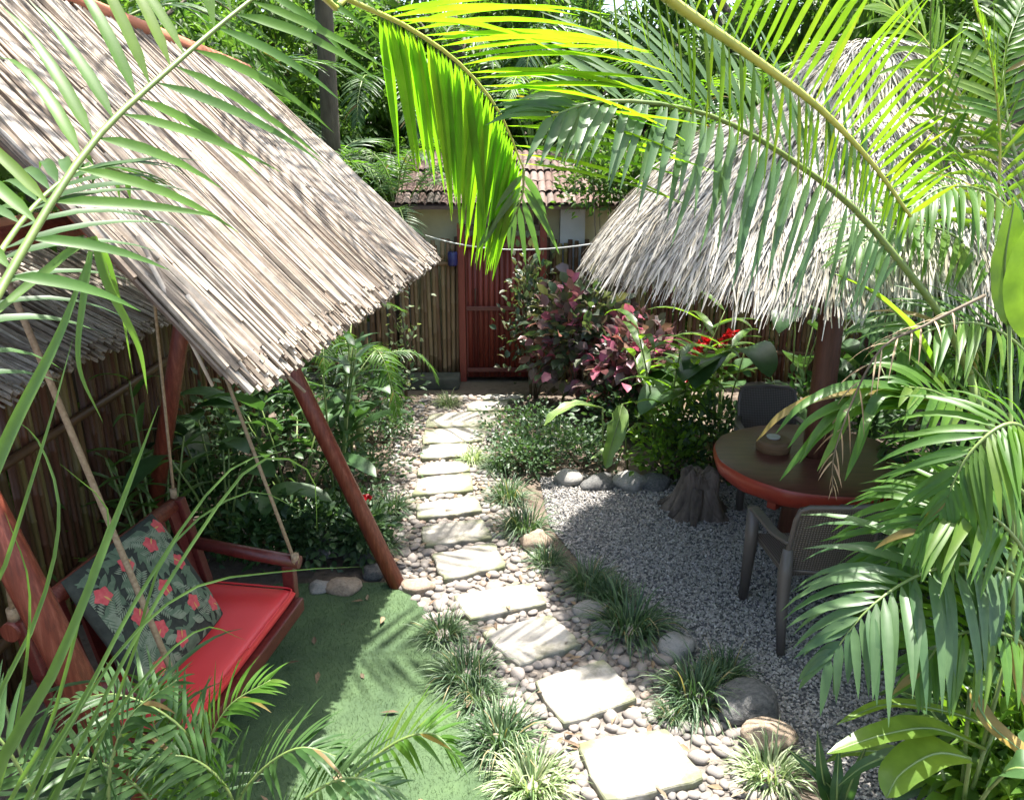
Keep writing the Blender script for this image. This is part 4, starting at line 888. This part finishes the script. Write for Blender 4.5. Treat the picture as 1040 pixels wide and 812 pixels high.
#@@PALMS
# ------------------------------------------------------------------ palms: overhanging hero fronds
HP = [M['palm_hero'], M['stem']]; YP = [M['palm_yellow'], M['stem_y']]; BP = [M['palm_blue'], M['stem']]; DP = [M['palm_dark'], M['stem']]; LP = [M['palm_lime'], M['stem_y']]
def cane(root, pts, r, mat='stem'): mb = MB(); mb.tube([Vector(p) - root.location for p in pts], r, 10); return mb.build('cane', M[mat], root)
pl = empty('areca_palm', (-1.35, .75, 0), 'areca palm whose long arching frond spans the top left', 'palm')
A_ = [gy(-60, 420, 1.05), gy(0, 295, 1.25), gy(90, 150, 1.5), gy(170, 72, 1.72), gy(255, 0, 1.95), gy(320, -45, 2.12), gy(390, -70, 2.3)]
frond_mesh('frond', rel(pl, A_), HP, 21, .36, .027, .17, 1, 60, 40, .5, .02, .0085, pl, seed=1, upv=(.42, -.88, .15))
cane(pl, [(-1.35, .75, 0), (-1.2, .85, 1.2), A_[0]], [.03, .02, .012])
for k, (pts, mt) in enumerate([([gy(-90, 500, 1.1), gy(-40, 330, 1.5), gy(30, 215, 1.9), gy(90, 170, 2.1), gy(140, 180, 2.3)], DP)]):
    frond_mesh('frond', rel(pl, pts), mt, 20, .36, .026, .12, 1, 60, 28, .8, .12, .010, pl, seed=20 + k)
    cane(pl, [(-1.35, .75 + .05 * k, 0), (-1.3, .85, 1.2), pts[0]], [.03, .02, .010])
pb = empty('coconut_palm', (-.9, -.6, 0), 'tall palm above the camera with a yellow ribbed frond hanging over the palapa', 'palm')
B_ = [Vector((-.75, -.3, 4.3)), Vector((-.25, .8, 4.35)), gy(575, -125, 2.0), gy(672, -8, 2.55), gy(755, 52, 2.8), gy(830, 108, 3.0), gy(885, 165, 3.12), gy(925, 220, 3.15)]
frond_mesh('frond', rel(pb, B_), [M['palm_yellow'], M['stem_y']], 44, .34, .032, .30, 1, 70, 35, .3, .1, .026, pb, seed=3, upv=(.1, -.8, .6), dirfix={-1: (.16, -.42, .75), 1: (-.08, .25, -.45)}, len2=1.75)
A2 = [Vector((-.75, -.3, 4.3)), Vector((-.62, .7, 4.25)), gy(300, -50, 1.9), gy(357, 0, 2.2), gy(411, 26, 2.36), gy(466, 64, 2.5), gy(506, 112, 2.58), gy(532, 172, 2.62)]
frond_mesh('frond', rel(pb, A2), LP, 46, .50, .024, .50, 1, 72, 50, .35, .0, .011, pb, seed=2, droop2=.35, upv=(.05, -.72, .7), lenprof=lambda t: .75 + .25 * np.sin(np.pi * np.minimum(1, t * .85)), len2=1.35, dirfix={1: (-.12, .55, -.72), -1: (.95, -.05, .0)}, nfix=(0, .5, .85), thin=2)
A3 = [gy(532, 172, 2.62), gy(530, 200, 2.66), gy(518, 228, 2.7)]
frond_mesh('frond_tip', rel(pb, A3), BP, 7, .26, .026, .05, 1, 45, 15, .9, .0, .005, pb, seed=12, upv=(0, -.8, .5))
mb = MB(); mb.tube([(0, 0, 0), (.03, .1, 2), (.15, .3, 4.3)], [.13, .1, .09], 14, 0, True, .03); mb.build('trunk', M['bark'], pb)
for k, (a, L) in enumerate([(150, 2.4), (200, 2.4), (275, 2.4), (330, 2.4), (20, 2.0)]):
    a = R(a); d = Vector((math.cos(a), math.sin(a), 0)); s = Vector((.15, .3, 4.3))
    frond_mesh('frond', [s, s + d * L * .35 + Vector((0, 0, .55)), s + d * L * .7 + Vector((0, 0, .65)), s + d * L + Vector((0, 0, .3))], HP, 34, .5, .034, .15, 1, 62, 30, .6, .2, .02, pb, seed=40 + k)
# right clump
pr_ = empty('areca_palm', (2.55, 3.35, 0), 'lush areca palm clump filling the right edge of the garden', 'palm')
C_ = [gy(985, 380, 3.55), gy(957, 322, 3.5), gy(905, 255, 3.4), gy(860, 205, 3.25), gy(800, 160, 3.1), gy(740, 125, 2.95), gy(680, 107, 2.8), gy(610, 103, 2.65), gy(560, 118, 2.55)]
frond_mesh('frond', rel(pr_, C_), BP, 42, .62, .036, .22, 1, 70, 30, .5, .1, .018, pr_, seed=5, upv=(.1, -.8, .6))
cane(pr_, [(2.6, 3.5, 0), (2.5, 3.5, 1.0), C_[0]], [.03, .026, .018])
HF = [
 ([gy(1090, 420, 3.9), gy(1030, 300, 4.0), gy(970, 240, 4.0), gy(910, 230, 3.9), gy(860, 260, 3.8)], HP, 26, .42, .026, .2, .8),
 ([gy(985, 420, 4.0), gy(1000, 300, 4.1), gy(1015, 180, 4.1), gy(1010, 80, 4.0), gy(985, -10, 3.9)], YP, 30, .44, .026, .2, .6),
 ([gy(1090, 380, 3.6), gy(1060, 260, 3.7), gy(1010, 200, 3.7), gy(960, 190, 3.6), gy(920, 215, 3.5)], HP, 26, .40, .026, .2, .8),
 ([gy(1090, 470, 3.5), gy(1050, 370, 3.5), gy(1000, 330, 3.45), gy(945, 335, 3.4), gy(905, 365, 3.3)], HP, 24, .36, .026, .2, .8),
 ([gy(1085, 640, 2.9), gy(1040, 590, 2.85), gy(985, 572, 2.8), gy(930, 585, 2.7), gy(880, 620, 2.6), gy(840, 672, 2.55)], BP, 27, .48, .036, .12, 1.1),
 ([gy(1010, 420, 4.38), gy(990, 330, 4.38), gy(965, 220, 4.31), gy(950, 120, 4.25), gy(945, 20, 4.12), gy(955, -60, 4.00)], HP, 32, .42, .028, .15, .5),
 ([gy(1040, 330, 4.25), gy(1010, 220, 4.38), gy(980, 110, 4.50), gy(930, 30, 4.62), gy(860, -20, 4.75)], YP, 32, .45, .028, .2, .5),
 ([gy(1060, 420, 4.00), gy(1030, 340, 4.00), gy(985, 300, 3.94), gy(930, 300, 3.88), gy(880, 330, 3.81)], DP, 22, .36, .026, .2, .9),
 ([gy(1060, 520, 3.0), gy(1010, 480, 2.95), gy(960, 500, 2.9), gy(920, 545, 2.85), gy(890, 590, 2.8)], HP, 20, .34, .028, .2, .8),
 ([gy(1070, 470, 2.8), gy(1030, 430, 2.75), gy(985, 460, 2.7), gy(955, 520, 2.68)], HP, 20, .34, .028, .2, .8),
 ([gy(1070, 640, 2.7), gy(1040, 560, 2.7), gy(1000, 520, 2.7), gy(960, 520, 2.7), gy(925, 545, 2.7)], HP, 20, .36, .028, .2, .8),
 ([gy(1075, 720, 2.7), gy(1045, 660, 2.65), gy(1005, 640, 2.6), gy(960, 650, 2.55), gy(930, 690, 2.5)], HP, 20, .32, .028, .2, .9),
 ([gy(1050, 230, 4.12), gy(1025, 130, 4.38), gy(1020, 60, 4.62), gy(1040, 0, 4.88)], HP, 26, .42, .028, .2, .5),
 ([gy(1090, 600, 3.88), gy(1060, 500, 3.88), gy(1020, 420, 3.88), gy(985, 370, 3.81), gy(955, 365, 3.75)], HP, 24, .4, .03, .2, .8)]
for k, (pts, mt, n, L, W, t0, dr_) in enumerate(HF):
    frond_mesh('frond', rel(pr_, pts), mt, n, L * 1.1, W * 1.25, t0, 1, 62, 26, dr_, .12, .011, pr_, seed=60 + k, upv=(0, -.45, .9))
    cane(pr_, [(2.6 + .06 * (k % 3), 3.3 + .06 * (k % 4), 0), (2.6 + .05 * (k % 3), 3.3, pts[0].z * .45), pts[0]], [.026, .022, .011], 'stem' if k % 2 else 'stem_y')
DR = [gy(1075, 560, 3.3), gy(1035, 480, 3.25), gy(995, 425, 3.2), gy(950, 398, 3.12), gy(915, 392, 3.05)]
frond_mesh('frond', rel(pr_, DR), HP, 9, .36, .042, .45, .95, 50, 25, .8, .05, .012, pr_, seed=71, upv=(0, -.6, .8))
cane(pr_, [(2.7, 3.45, 0), (2.75, 3.4, 1.0), DR[0]], [.03, .024, .013])
def streamers(root, items, W, mats, name='frond'):
    mb = MB()
    for pts in items:
        C = catmull(rel(root, pts), 16); T = norm(np.gradient(C, axis=0)); V = []
        for k in range(16):
            s_ = norm(np.cross(T[k], np.array([.1, -.5, .9]))); u = np.cross(s_, T[k]); w = W * float(PROF['lance'](np.float64(k / 15))) / 2
            V += [C[k] - s_ * w + u * w * .4, C[k], C[k] + s_ * w + u * w * .4]
        mb.pyd(V, [(k * 3 + j, k * 3 + j + 1, k * 3 + 4 + j, k * 3 + 3 + j) for k in range(15) for j in range(2)], 0, True)
    return mb.build(name, mats, root)
tips = [(788, 432), (768, 440), (800, 447), (812, 462), (792, 480), (830, 470), (858, 480), (815, 458), (845, 440), (870, 455)]
its = []
for k, (u, v) in enumerate(tips):
    a = (985 - 8 * k, 405 + 3 * (k % 4), 3.18 - .012 * k); m = (a[0] * .45 + u * .55, min(a[1], v) - 14 + 5 * (k % 5), 3.02)
    its.append([gy(*a), gy(*m), gy(u * .85 + a[0] * .15, v - 22, 2.93), gy(u, v + 8, 2.9)])
streamers(pr_, its, .046, M['palm_hero'])
# broad glossy leaves at lower right
bl = empty('broad_leaf_plant', (1.95, 2.75, 0), 'glossy broad leaved plant at the bottom right corner', 'plant'); b0 = bl.location
hero_leaf(bl, [gy(1000, 760, 2.6), gy(950, 740, 2.5), gy(900, 745, 2.4), gy(840, 765, 2.35)], .12, 'broad_light', stem_from=b0, wave=.02)
hero_leaf(bl, [gy(1010, 740, 2.7), gy(960, 722, 2.65), gy(900, 715, 2.6), gy(850, 735, 2.5)], .06, 'broad_light', stem_from=b0, wave=.02)
hero_leaf(bl, [gy(985, 770, 2.45), gy(950, 765, 2.4), gy(915, 785, 2.35), gy(900, 810, 2.3)], .16, 'broad_light', stem_from=b0, wave=.02)
hero_leaf(bl, [gy(1005, 800, 2.4), gy(1030, 780, 2.35), gy(1060, 790, 2.3), gy(1090, 830, 2.2)], .16, 'broad', stem_from=b0, wave=.02)
hero_leaf(bl, [gy(985, 700, 2.7), gy(1005, 735, 2.6), gy(1040, 765, 2.5), gy(1060, 790, 2.45)], .09, 'yellowleaf', stem_from=b0, wave=.02)
hero_leaf(bl, [gy(1030, 640, 2.7), gy(1035, 690, 2.65), gy(1045, 720, 2.6)], .1, 'yellowleaf', stem_from=b0, wave=.02)
for k in range(9):
    a = random.uniform(0, 6.3); p = b0 + Vector((math.cos(a) * .15, math.sin(a) * .15, random.uniform(.15, .5))); d = Vector((math.cos(a), math.sin(a), 0))
    hero_leaf(bl, [p, p + d * .15 + Vector((0, 0, .06)), p + d * .32, p + d * .42 - Vector((0, 0, .1))], random.uniform(.07, .12), 'broad' if k % 2 else 'broad_light', stem_from=b0, wave=.02)
bl2 = empty('spathe_plant', tuple(gz(850, 830, 0)), 'upright pleated palm seedling at the bottom edge by the rocks', 'plant'); b0 = bl2.location
for a, b in (((836, 790, 2.85), (830, 742, 2.9)), ((862, 800, 2.8), (880, 755, 2.8)), ((845, 800, 2.85), (800, 760, 2.9)), ((850, 800, 2.8), (852, 758, 2.9))):
    A, B = gy(*a), gy(*b); hero_leaf(bl2, [b0.lerp(A, .2), A, B], .075, 'broad', up=(0, -1, .3), wave=.02, prof='lance')
# upright broad leaves at the right edge
tp = empty('bird_of_paradise', (2.35, 3.0, 0), 'bright upright paddle leaves at the right edge above the palm clump', 'plant'); b0 = tp.location
hero_leaf(tp, [gy(1025, 330, 3.2), gy(1020, 270, 3.2), gy(1030, 205, 3.2)], .16, 'broad_light', up=(.2, -1, .1), stem_from=b0, wave=.02)
hero_leaf(tp, [gy(1050, 345, 3.1), gy(1042, 290, 3.1), gy(1050, 225, 3.1)], .17, 'broad_light', up=(-.3, -1, .1), stem_from=b0 + Vector((.1, 0, 0)), wave=.02)
hero_leaf(tp, [gy(960, 400, 3.3), gy(930, 340, 3.3), gy(890, 300, 3.3), gy(848, 278, 3.3)], .10, 'broad_light', stem_from=b0, wave=.02)
# bottom left: dark areca fronds and strap leaves
pq = empty('areca_palm', (-.85, 1.95, 0), 'low dark areca palm in the bottom left corner before the swing', 'palm')
QF = [
 ([gy(330, 850, 2.35), gy(365, 785, 2.35), gy(405, 752, 2.35), gy(440, 745, 2.35), gy(462, 765, 2.35)], HP, 24, .24, .018),
 ([gy(230, 860, 2.2), gy(215, 790, 2.2), gy(180, 735, 2.2), gy(120, 705, 2.2), gy(60, 715, 2.2)], BP, 24, .28, .02),
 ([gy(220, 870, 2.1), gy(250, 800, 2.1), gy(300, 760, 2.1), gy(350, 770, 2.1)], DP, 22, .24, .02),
 ([gy(180, 880, 2.0), gy(150, 810, 2.0), gy(90, 770, 2.0), gy(20, 775, 2.0)], BP, 22, .26, .02),
 ([gy(200, 860, 2.15), gy(205, 780, 2.2), gy(230, 720, 2.25), gy(275, 690, 2.3)], HP, 22, .26, .018),
 ([gy(260, 880, 2.0), gy(300, 820, 2.0), gy(350, 790, 2.0), gy(400, 800, 2.0)], BP, 22, .24, .02),
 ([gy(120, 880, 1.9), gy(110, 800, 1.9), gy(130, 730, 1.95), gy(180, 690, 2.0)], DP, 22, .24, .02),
 ([gy(60, 880, 1.9), gy(30, 800, 1.9), gy(-10, 740, 1.9), gy(-60, 720, 1.9)], BP, 20, .24, .02),
 ([gy(190, 870, 2.2), gy(190, 800, 2.25), gy(160, 750, 2.3), gy(150, 690, 2.35)], HP, 20, .24, .018),
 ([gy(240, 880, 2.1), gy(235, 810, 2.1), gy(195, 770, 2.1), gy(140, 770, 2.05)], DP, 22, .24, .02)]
for k, (pts, mt, n, L, W) in enumerate(QF):
    frond_mesh('frond', rel(pq, pts), mt, n, L, W, .12, 1, 60, 30, .5, .15, .008, pq, seed=90 + k)
    cane(pq, [(-.85 + .05 * (k % 3), 1.95 + .05 * (k % 2), 0), (-.85, 1.95, .25), pts[0]], [.02, .014, .008])
sg = empty('lemongrass_clump', (-1.25, 1.35, 0), 'tall clump of bright green strap leaves at the left edge', 'grass clump')
def strap(root, pts, W, mat='strap', prof='strap'):
    C = catmull(rel(root, pts), 20); T = norm(np.gradient(C, axis=0)); V = []
    for k in range(20):
        v = np.array([0, -1.0, .25]); s_ = norm(np.cross(T[k], v)); u = np.cross(s_, T[k]); w = W * float(PROF[prof](np.float64(k / 19))) / 2
        V += [C[k] - s_ * w, C[k] - u * w * .5, C[k] + s_ * w]
    mb = MB(); mb.pyd(V, [(k * 3 + j, k * 3 + j + 1, k * 3 + 4 + j, k * 3 + 3 + j) for k in range(19) for j in range(2)], 0, True); return mb.build('leaf', M[mat], root)
b0 = sg.location
for pts, W in [([gy(-20, 840, 1.35), gy(60, 670, 1.4), gy(120, 520, 1.5), gy(161, 412, 1.55)], .030), ([gy(-40, 560, 1.3), gy(10, 440, 1.35), gy(60, 340, 1.4), gy(92, 255, 1.45)], .026),
               ([gy(-30, 700, 1.3), gy(10, 560, 1.3), gy(50, 430, 1.35), gy(75, 340, 1.4)], .012), ([gy(-30, 800, 1.4), gy(40, 620, 1.5), gy(60, 520, 1.55), gy(40, 450, 1.6), gy(8, 420, 1.6)], .012),
               ([gy(10, 860, 1.5), gy(90, 700, 1.6), gy(150, 590, 1.7), gy(230, 480, 1.8), gy(300, 455, 1.9)], .014), ([gy(40, 860, 1.6), gy(110, 700, 1.7), gy(190, 560, 1.85), gy(260, 470, 1.95), gy(315, 480, 2.0), gy(322, 540, 2.0)], .012),
               ([gy(20, 860, 1.6), gy(100, 690, 1.7), gy(190, 600, 1.8), gy(290, 580, 1.95), gy(370, 575, 2.05)], .010), ([gy(0, 850, 1.5), gy(50, 740, 1.5), gy(90, 590, 1.55), gy(110, 520, 1.6), gy(60, 470, 1.6)], .012),
               ([gy(30, 860, 1.6), gy(120, 720, 1.7), gy(200, 640, 1.8), gy(250, 650, 1.9)], .012), ([gy(-10, 860, 1.4), gy(20, 720, 1.4), gy(30, 600, 1.4), gy(5, 520, 1.4)], .012),
               ([gy(60, 870, 1.8), gy(130, 680, 1.85), gy(170, 560, 1.9), gy(250, 500, 2.0), gy(310, 520, 2.05)], .011), ([gy(-20, 330, 1.3), gy(40, 280, 1.4), gy(95, 245, 1.45), gy(120, 300, 1.5), gy(135, 380, 1.55)], .016),
               ([gy(95, 240, 1.45), gy(110, 290, 1.45), gy(140, 350, 1.47), gy(150, 400, 1.5)], .018), ([gy(92, 255, 1.45), gy(85, 300, 1.42), gy(80, 370, 1.4), gy(105, 430, 1.4)], .014)]:
    W2 = W; pts = [b0 + Vector((0, 0, .0)), b0.lerp(pts[0], .5) + Vector((-.03, 0, .1))] + pts if pts[0].z < 2.2 else pts
    strap(sg, pts, W2)
cp = cane_plant('lance_leaf_plant', (-1.55, 2.2, 0), 9, .5, .03, 'strap_dark', 'dark narrow leaved plant before the near swing post', .5, 1.1, 77, .3, 8)
# dry twig fronds near the table
dt = empty('dry_frond', tuple(gy(905, 330, 3.0)), 'dry brown palm twig hanging beside the right palm clump', 'dead frond')
fr = frond_mesh('frond', rel(dt, [gy(1000, 300, 3.1), gy(940, 330, 3.0), gy(890, 360, 2.95), gy(850, 450, 2.9), gy(845, 500, 2.9)]), [M['deadleaf'], M['stem_d']], 14, .2, .008, .1, 1, 55, 30, 1.4, .1, .007, dt, seed=7)
# ------------------------------------------------------------------ background palms and trees
def canon(name, L, n, ll, W, mats, seed, droop=.8, arch=.35): return frond_mesh(name, [(0, 0, 0), (L * .3, 0, L * arch), (L * .65, 0, L * arch * 1.25), (L * .9, 0, L * arch * .8), (L, 0, L * arch * .35)], mats, n, ll, W, .15, 1, 62, 30, droop, .15, .016, None, seed=seed)
CF = [canon('frond', 1.9, 36, .48, .035, BP, 200), canon('frond', 2.1, 38, .5, .036, DP, 201), canon('frond', 1.7, 34, .44, .032, HP, 202, 1.1, .5)]
for o in CF: col.objects.unlink(o)
def palm(name, loc, h, nf, kind, sc, label, group=None, seed=0, lean=0.1):
    rg = random.Random(seed); r = empty(name, loc, label, 'palm', group); a = rg.uniform(0, 6.3); t = Vector((math.cos(a) * lean * h, math.sin(a) * lean * h, h))
    mb = MB(); mb.tube([(0, 0, 0), t * .5 + Vector((0, 0, h * .05)), t], [.085 * sc, .07 * sc, .06 * sc], 9, 0, True, .04); mb.build('trunk', M['bark'] if h > 1 else M['stem'], r)
    for k in range(nf):
        inst(CF[kind if rg.random() < .7 else rg.randrange(3)], 'frond', r, tuple(t), (rg.gauss(0, .1), rg.uniform(-.75, .5), k * 2.4 + rg.gauss(0, .2)), sc * rg.uniform(.8, 1.15))
    return r
for k, (x, y, h, nf, kd, s_, lb) in enumerate([(-1.5, 10.12, 2.0, 11, 0, .62, 'bluish palm behind the back fence left of the tiled roof'), (-2.6, 10.8, 1.4, 10, 1, .9, 'dark fan of palm fronds above the back left fence corner'), (-3.3, 8.7, 2.2, 11, 0, 1.0, 'palm behind the far edge of the reed roof'),
        (-1.9, 13.2, 3.0, 12, 1, 1.1, 'taller dark palm with a visible trunk behind the palms at left'), (.3, 11.9, 2.6, 12, 2, .9, 'palm rising behind the tiled roof'), (2.6, 11.6, 2.3, 12, 2, 1.1, 'green palm behind the right side of the tiled roof'),
        (4.4, 10.9, 2.2, 12, 2, 1.1, 'palm behind the palapa top on the right'), (-3.6, 6.2, 2.6, 10, 1, 1.0, 'palm beyond the left fence above the lean-to roof'), (4.9, 7.0, 1.2, 12, 2, 1.0, 'bushy palm at right between palapa and hut'), (-1.45, 7.3, .75, 10, 2, .5, 'small bright palm below the far tip of the reed roof'),
        (3.9, 5.0, .5, 12, 2, .8, 'dense low palm at right behind the areca clump'), (3.3, 4.0, .6, 11, 2, .75, 'low palm hidden among the right areca canes'), (1.6, 14.5, 4.0, 12, 0, 1.3, 'tall palm far back above the tiled roof')]):
    palm('palm_tree', (x, y, 0), h, nf, kd, s_, lb, 'palms around the garden', k)
LF = [canon('frond', 3.3, 52, .72, .04, HP, 210, .9, .18), canon('frond', 3.0, 50, .68, .04, DP, 211, 1.0, .28)]
for o in LF: col.objects.unlink(o)
def tall_palm(loc, top, nf, label, seed, sc=1.0):
    rg = random.Random(seed); r = empty('coconut_palm', loc, label, 'palm', 'tall palms shading the garden'); t = Vector(top) - Vector(loc)
    mb = MB(); mb.tube([(0, 0, 0), Vector((t.x * .15, t.y * .15, t.z * .33)), Vector((t.x * .5, t.y * .5, t.z * .68)), t], [.15, .115, .10, .085], 12, 0, True, .05); mb.build('trunk', M['bark'], r)
    for k in range(nf): inst(LF[rg.randrange(2)], 'frond', r, tuple(t), (rg.gauss(0, .1), rg.uniform(-.45, .5), k * 2.4 + seed), sc * rg.uniform(.85, 1.1))
tall_palm((4.6, 7.4, 0), (4.3, 7.7, 6.6), 12, 'tall palm standing behind the palapa with its crown above the picture', 1)
tall_palm((-4.3, 4.6, 0), (-1.8, 5.7, 6.0), 9, 'tall leaning palm left of the side fence with its crown above the swing roof', 2)
tall_palm((-2.25, 10.4, 0), (-2.0, 9.6, 6.6), 13, 'tall palm whose dark trunk stands behind the back fence', 3)
for k, (x, y, s_, lb) in enumerate([(2.75, 3.9, .6, 'bushy undergrowth at the right edge below the palm fronds'), (2.45, 3.1, .5, 'leafy undergrowth at the right edge behind the broad leaves'), (2.2, 2.75, .35, 'small leafy undergrowth in the bottom right corner'), (3.2, 4.7, .7, 'undergrowth right of the table behind the palm clump')]):
    shrub('undergrowth', (x, y, 0), (s_, s_, s_ * 1.3), 900, .16, .05, 'broad_light' if k % 2 == 0 else 'broad', lb, 'undergrowth', 'undergrowth at the right edge', 6, 'lance', .8, 40, 500 + k, .1)
# trees
def crown_mesh(name, n, mat, L, W, seed, clumps=55, squash=.8):
    rg = np.random.default_rng(seed); u = norm(rg.normal(0, 1, (clumps, 3))) * rg.uniform(.35, 1.0, clumps)[:, None] ** .6 * np.array([1, 1, squash]); cs = rg.uniform(.12, .28, clumps)
    ci = rg.integers(0, clumps, n); off = norm(rg.normal(0, 1, (n, 3))) * (rg.random(n) ** .45)[:, None] * cs[ci][:, None]
    P = u[ci] + off * np.array([1, 1, .7]); D = norm(norm(off) + rg.normal(0, .5, (n, 3)) + np.array([0, 0, -.2])); s_ = rg.uniform(.6, 1.3, n); mb = MB()
    blades(mb, P, D, norm(np.array([0, 0, 1.0]) + rg.normal(0, .5, (n, 3))), L * s_, W * s_, .4, 2, 'lance', .15); o = mb.build(name, mat); col.objects.unlink(o); return o
CR = [crown_mesh('crown', 9000, M['tree1'], .085, .038, 1), crown_mesh('crown', 9000, M['tree2'], .08, .036, 2), crown_mesh('crown', 9000, M['tree1'], .10, .042, 3)]
def trunk_mesh(seed):
    rg = random.Random(seed); mb = MB(); mb.tube([(0, 0, -1.9), (.03, .02, -.9), (-.02, .03, 0), (.02, 0, .4)], [.085, .065, .05, .025], 9, 0, True, .05)
    for k in range(6):
        a = k * 1.1 + rg.random(); z = rg.uniform(-.8, .1); mb.tube([(0, .02, z), (math.cos(a) * .3, math.sin(a) * .3, z + .3), (math.cos(a) * .7, math.sin(a) * .7, z + .6)], [.035, .025, .010], 6)
    o = mb.build('trunk', M['bark']); col.objects.unlink(o); return o
TR = [trunk_mesh(k) for k in range(3)]
TL = ['dense leafy tree in the background jungle beyond the garden', 'light green leafy tree in the background jungle beyond the garden']
rg = random.Random(9)
spots = [(-5.5, 12.5), (-4.2, 14), (-2.8, 15.5), (-1.0, 15), (.6, 16.5), (2.2, 15.2), (3.8, 14.2), (5.4, 13), (6.8, 11.5), (-5, 9.5), (-5.2, 6.5), (-5.0, 3.8), (-6.5, 15), (-3.5, 18.5), (0, 19.5), (3.2, 19), (6.5, 17), (8.3, 14), (7.4, 8.2), (6.2, 5.6), (-7.5, 11), (9.5, 10.5), (-9, 16), (9.5, 18),(-1.8,12.6),(3.4,12.6)]
for k, (x, y) in enumerate(spots):
    s_ = rg.uniform(1.9, 2.6) if k < 24 else 1.3; kind = rg.choice([0, 1, 2]); h = s_ * 1.9 * rg.uniform(.75, 1.05)
    r = empty('tree', (x, y, 0), TL[1 if kind == 1 else 0], 'tree', 'dense background trees' if kind != 1 else 'light background trees')
    zz = rg.uniform(0, 6.3); inst(CR[kind], 'crown', r, (0, 0, h), (0, 0, zz), (s_, s_, s_ * 1.15)); inst(TR[k % 3], 'trunk', r, (0, 0, h), (0, 0, zz), (s_, s_, h / 1.9))
for k, (x, y, s_) in enumerate([(-4.0, 11, 1.1), (-3.9, 8.0, 1.0), (-3.8, 4.6, .9), (5.6, 9.8, 1.0), (5.2, 6.0, 1.0), (3.0, 10.9, .9), (-5, 13, 1.3), (-2, 16.5, 1.5), (1, 17.5, 1.6), (4, 16.5, 1.6), (7, 14.5, 1.6), (-6, 17, 1.6), (4.6, 4.4, .9), (-.6,12.2,1.3),(1.4,12.2,1.35)]):
    shrub('jungle_bush', (x, y, 0), (s_, s_, s_ * 1.1), 2200, .14, .06, 'tree1' if k % 2 else 'tree2', 'tall leafy bush in the jungle behind the fences', 'bush', 'bushes behind the fences', 6, 'lance', .5, 60, 400 + k, .3)
#@@LIGHT
# ------------------------------------------------------------------ light
SE, SA = R(75), R(31)
sv = Vector((math.sin(SA) * math.cos(SE), math.cos(SA) * math.cos(SE), math.sin(SE)))
sd = bpy.data.lights.new('sun', 'SUN'); so = bpy.data.objects.new('sun', sd); col.objects.link(so); sd.energy = 5.0; sd.angle = R(.5); sd.color = (1, .96, .9)
so.rotation_euler = (-sv).to_track_quat('-Z', 'Y').to_euler(); so.location = (0, 0, 30)
w = bpy.data.worlds.new('World'); scene.world = w; w.use_nodes = True; nt = w.node_tree
sky = nt.nodes.new('ShaderNodeTexSky'); sky.sky_type = 'NISHITA'; sky.sun_disc = False; sky.sun_elevation = SE; sky.sun_rotation = SA; sky.air_density = .9; sky.dust_density = 3.0; sky.ozone_density = .6
nt.links.new(sky.outputs[0], nt.nodes['Background'].inputs[0]); nt.nodes['Background'].inputs[1].default_value = .15
vs = scene.view_settings; vs.view_transform = 'Standard'; vs.look = 'None'; vs.gamma = 1; vs.use_curve_mapping = False; vs.exposure = 1.95
scene.render.engine = 'CYCLES'
scene.cycles.max_bounces = 8; scene.cycles.transmission_bounces = 6; scene.cycles.diffuse_bounces = 5
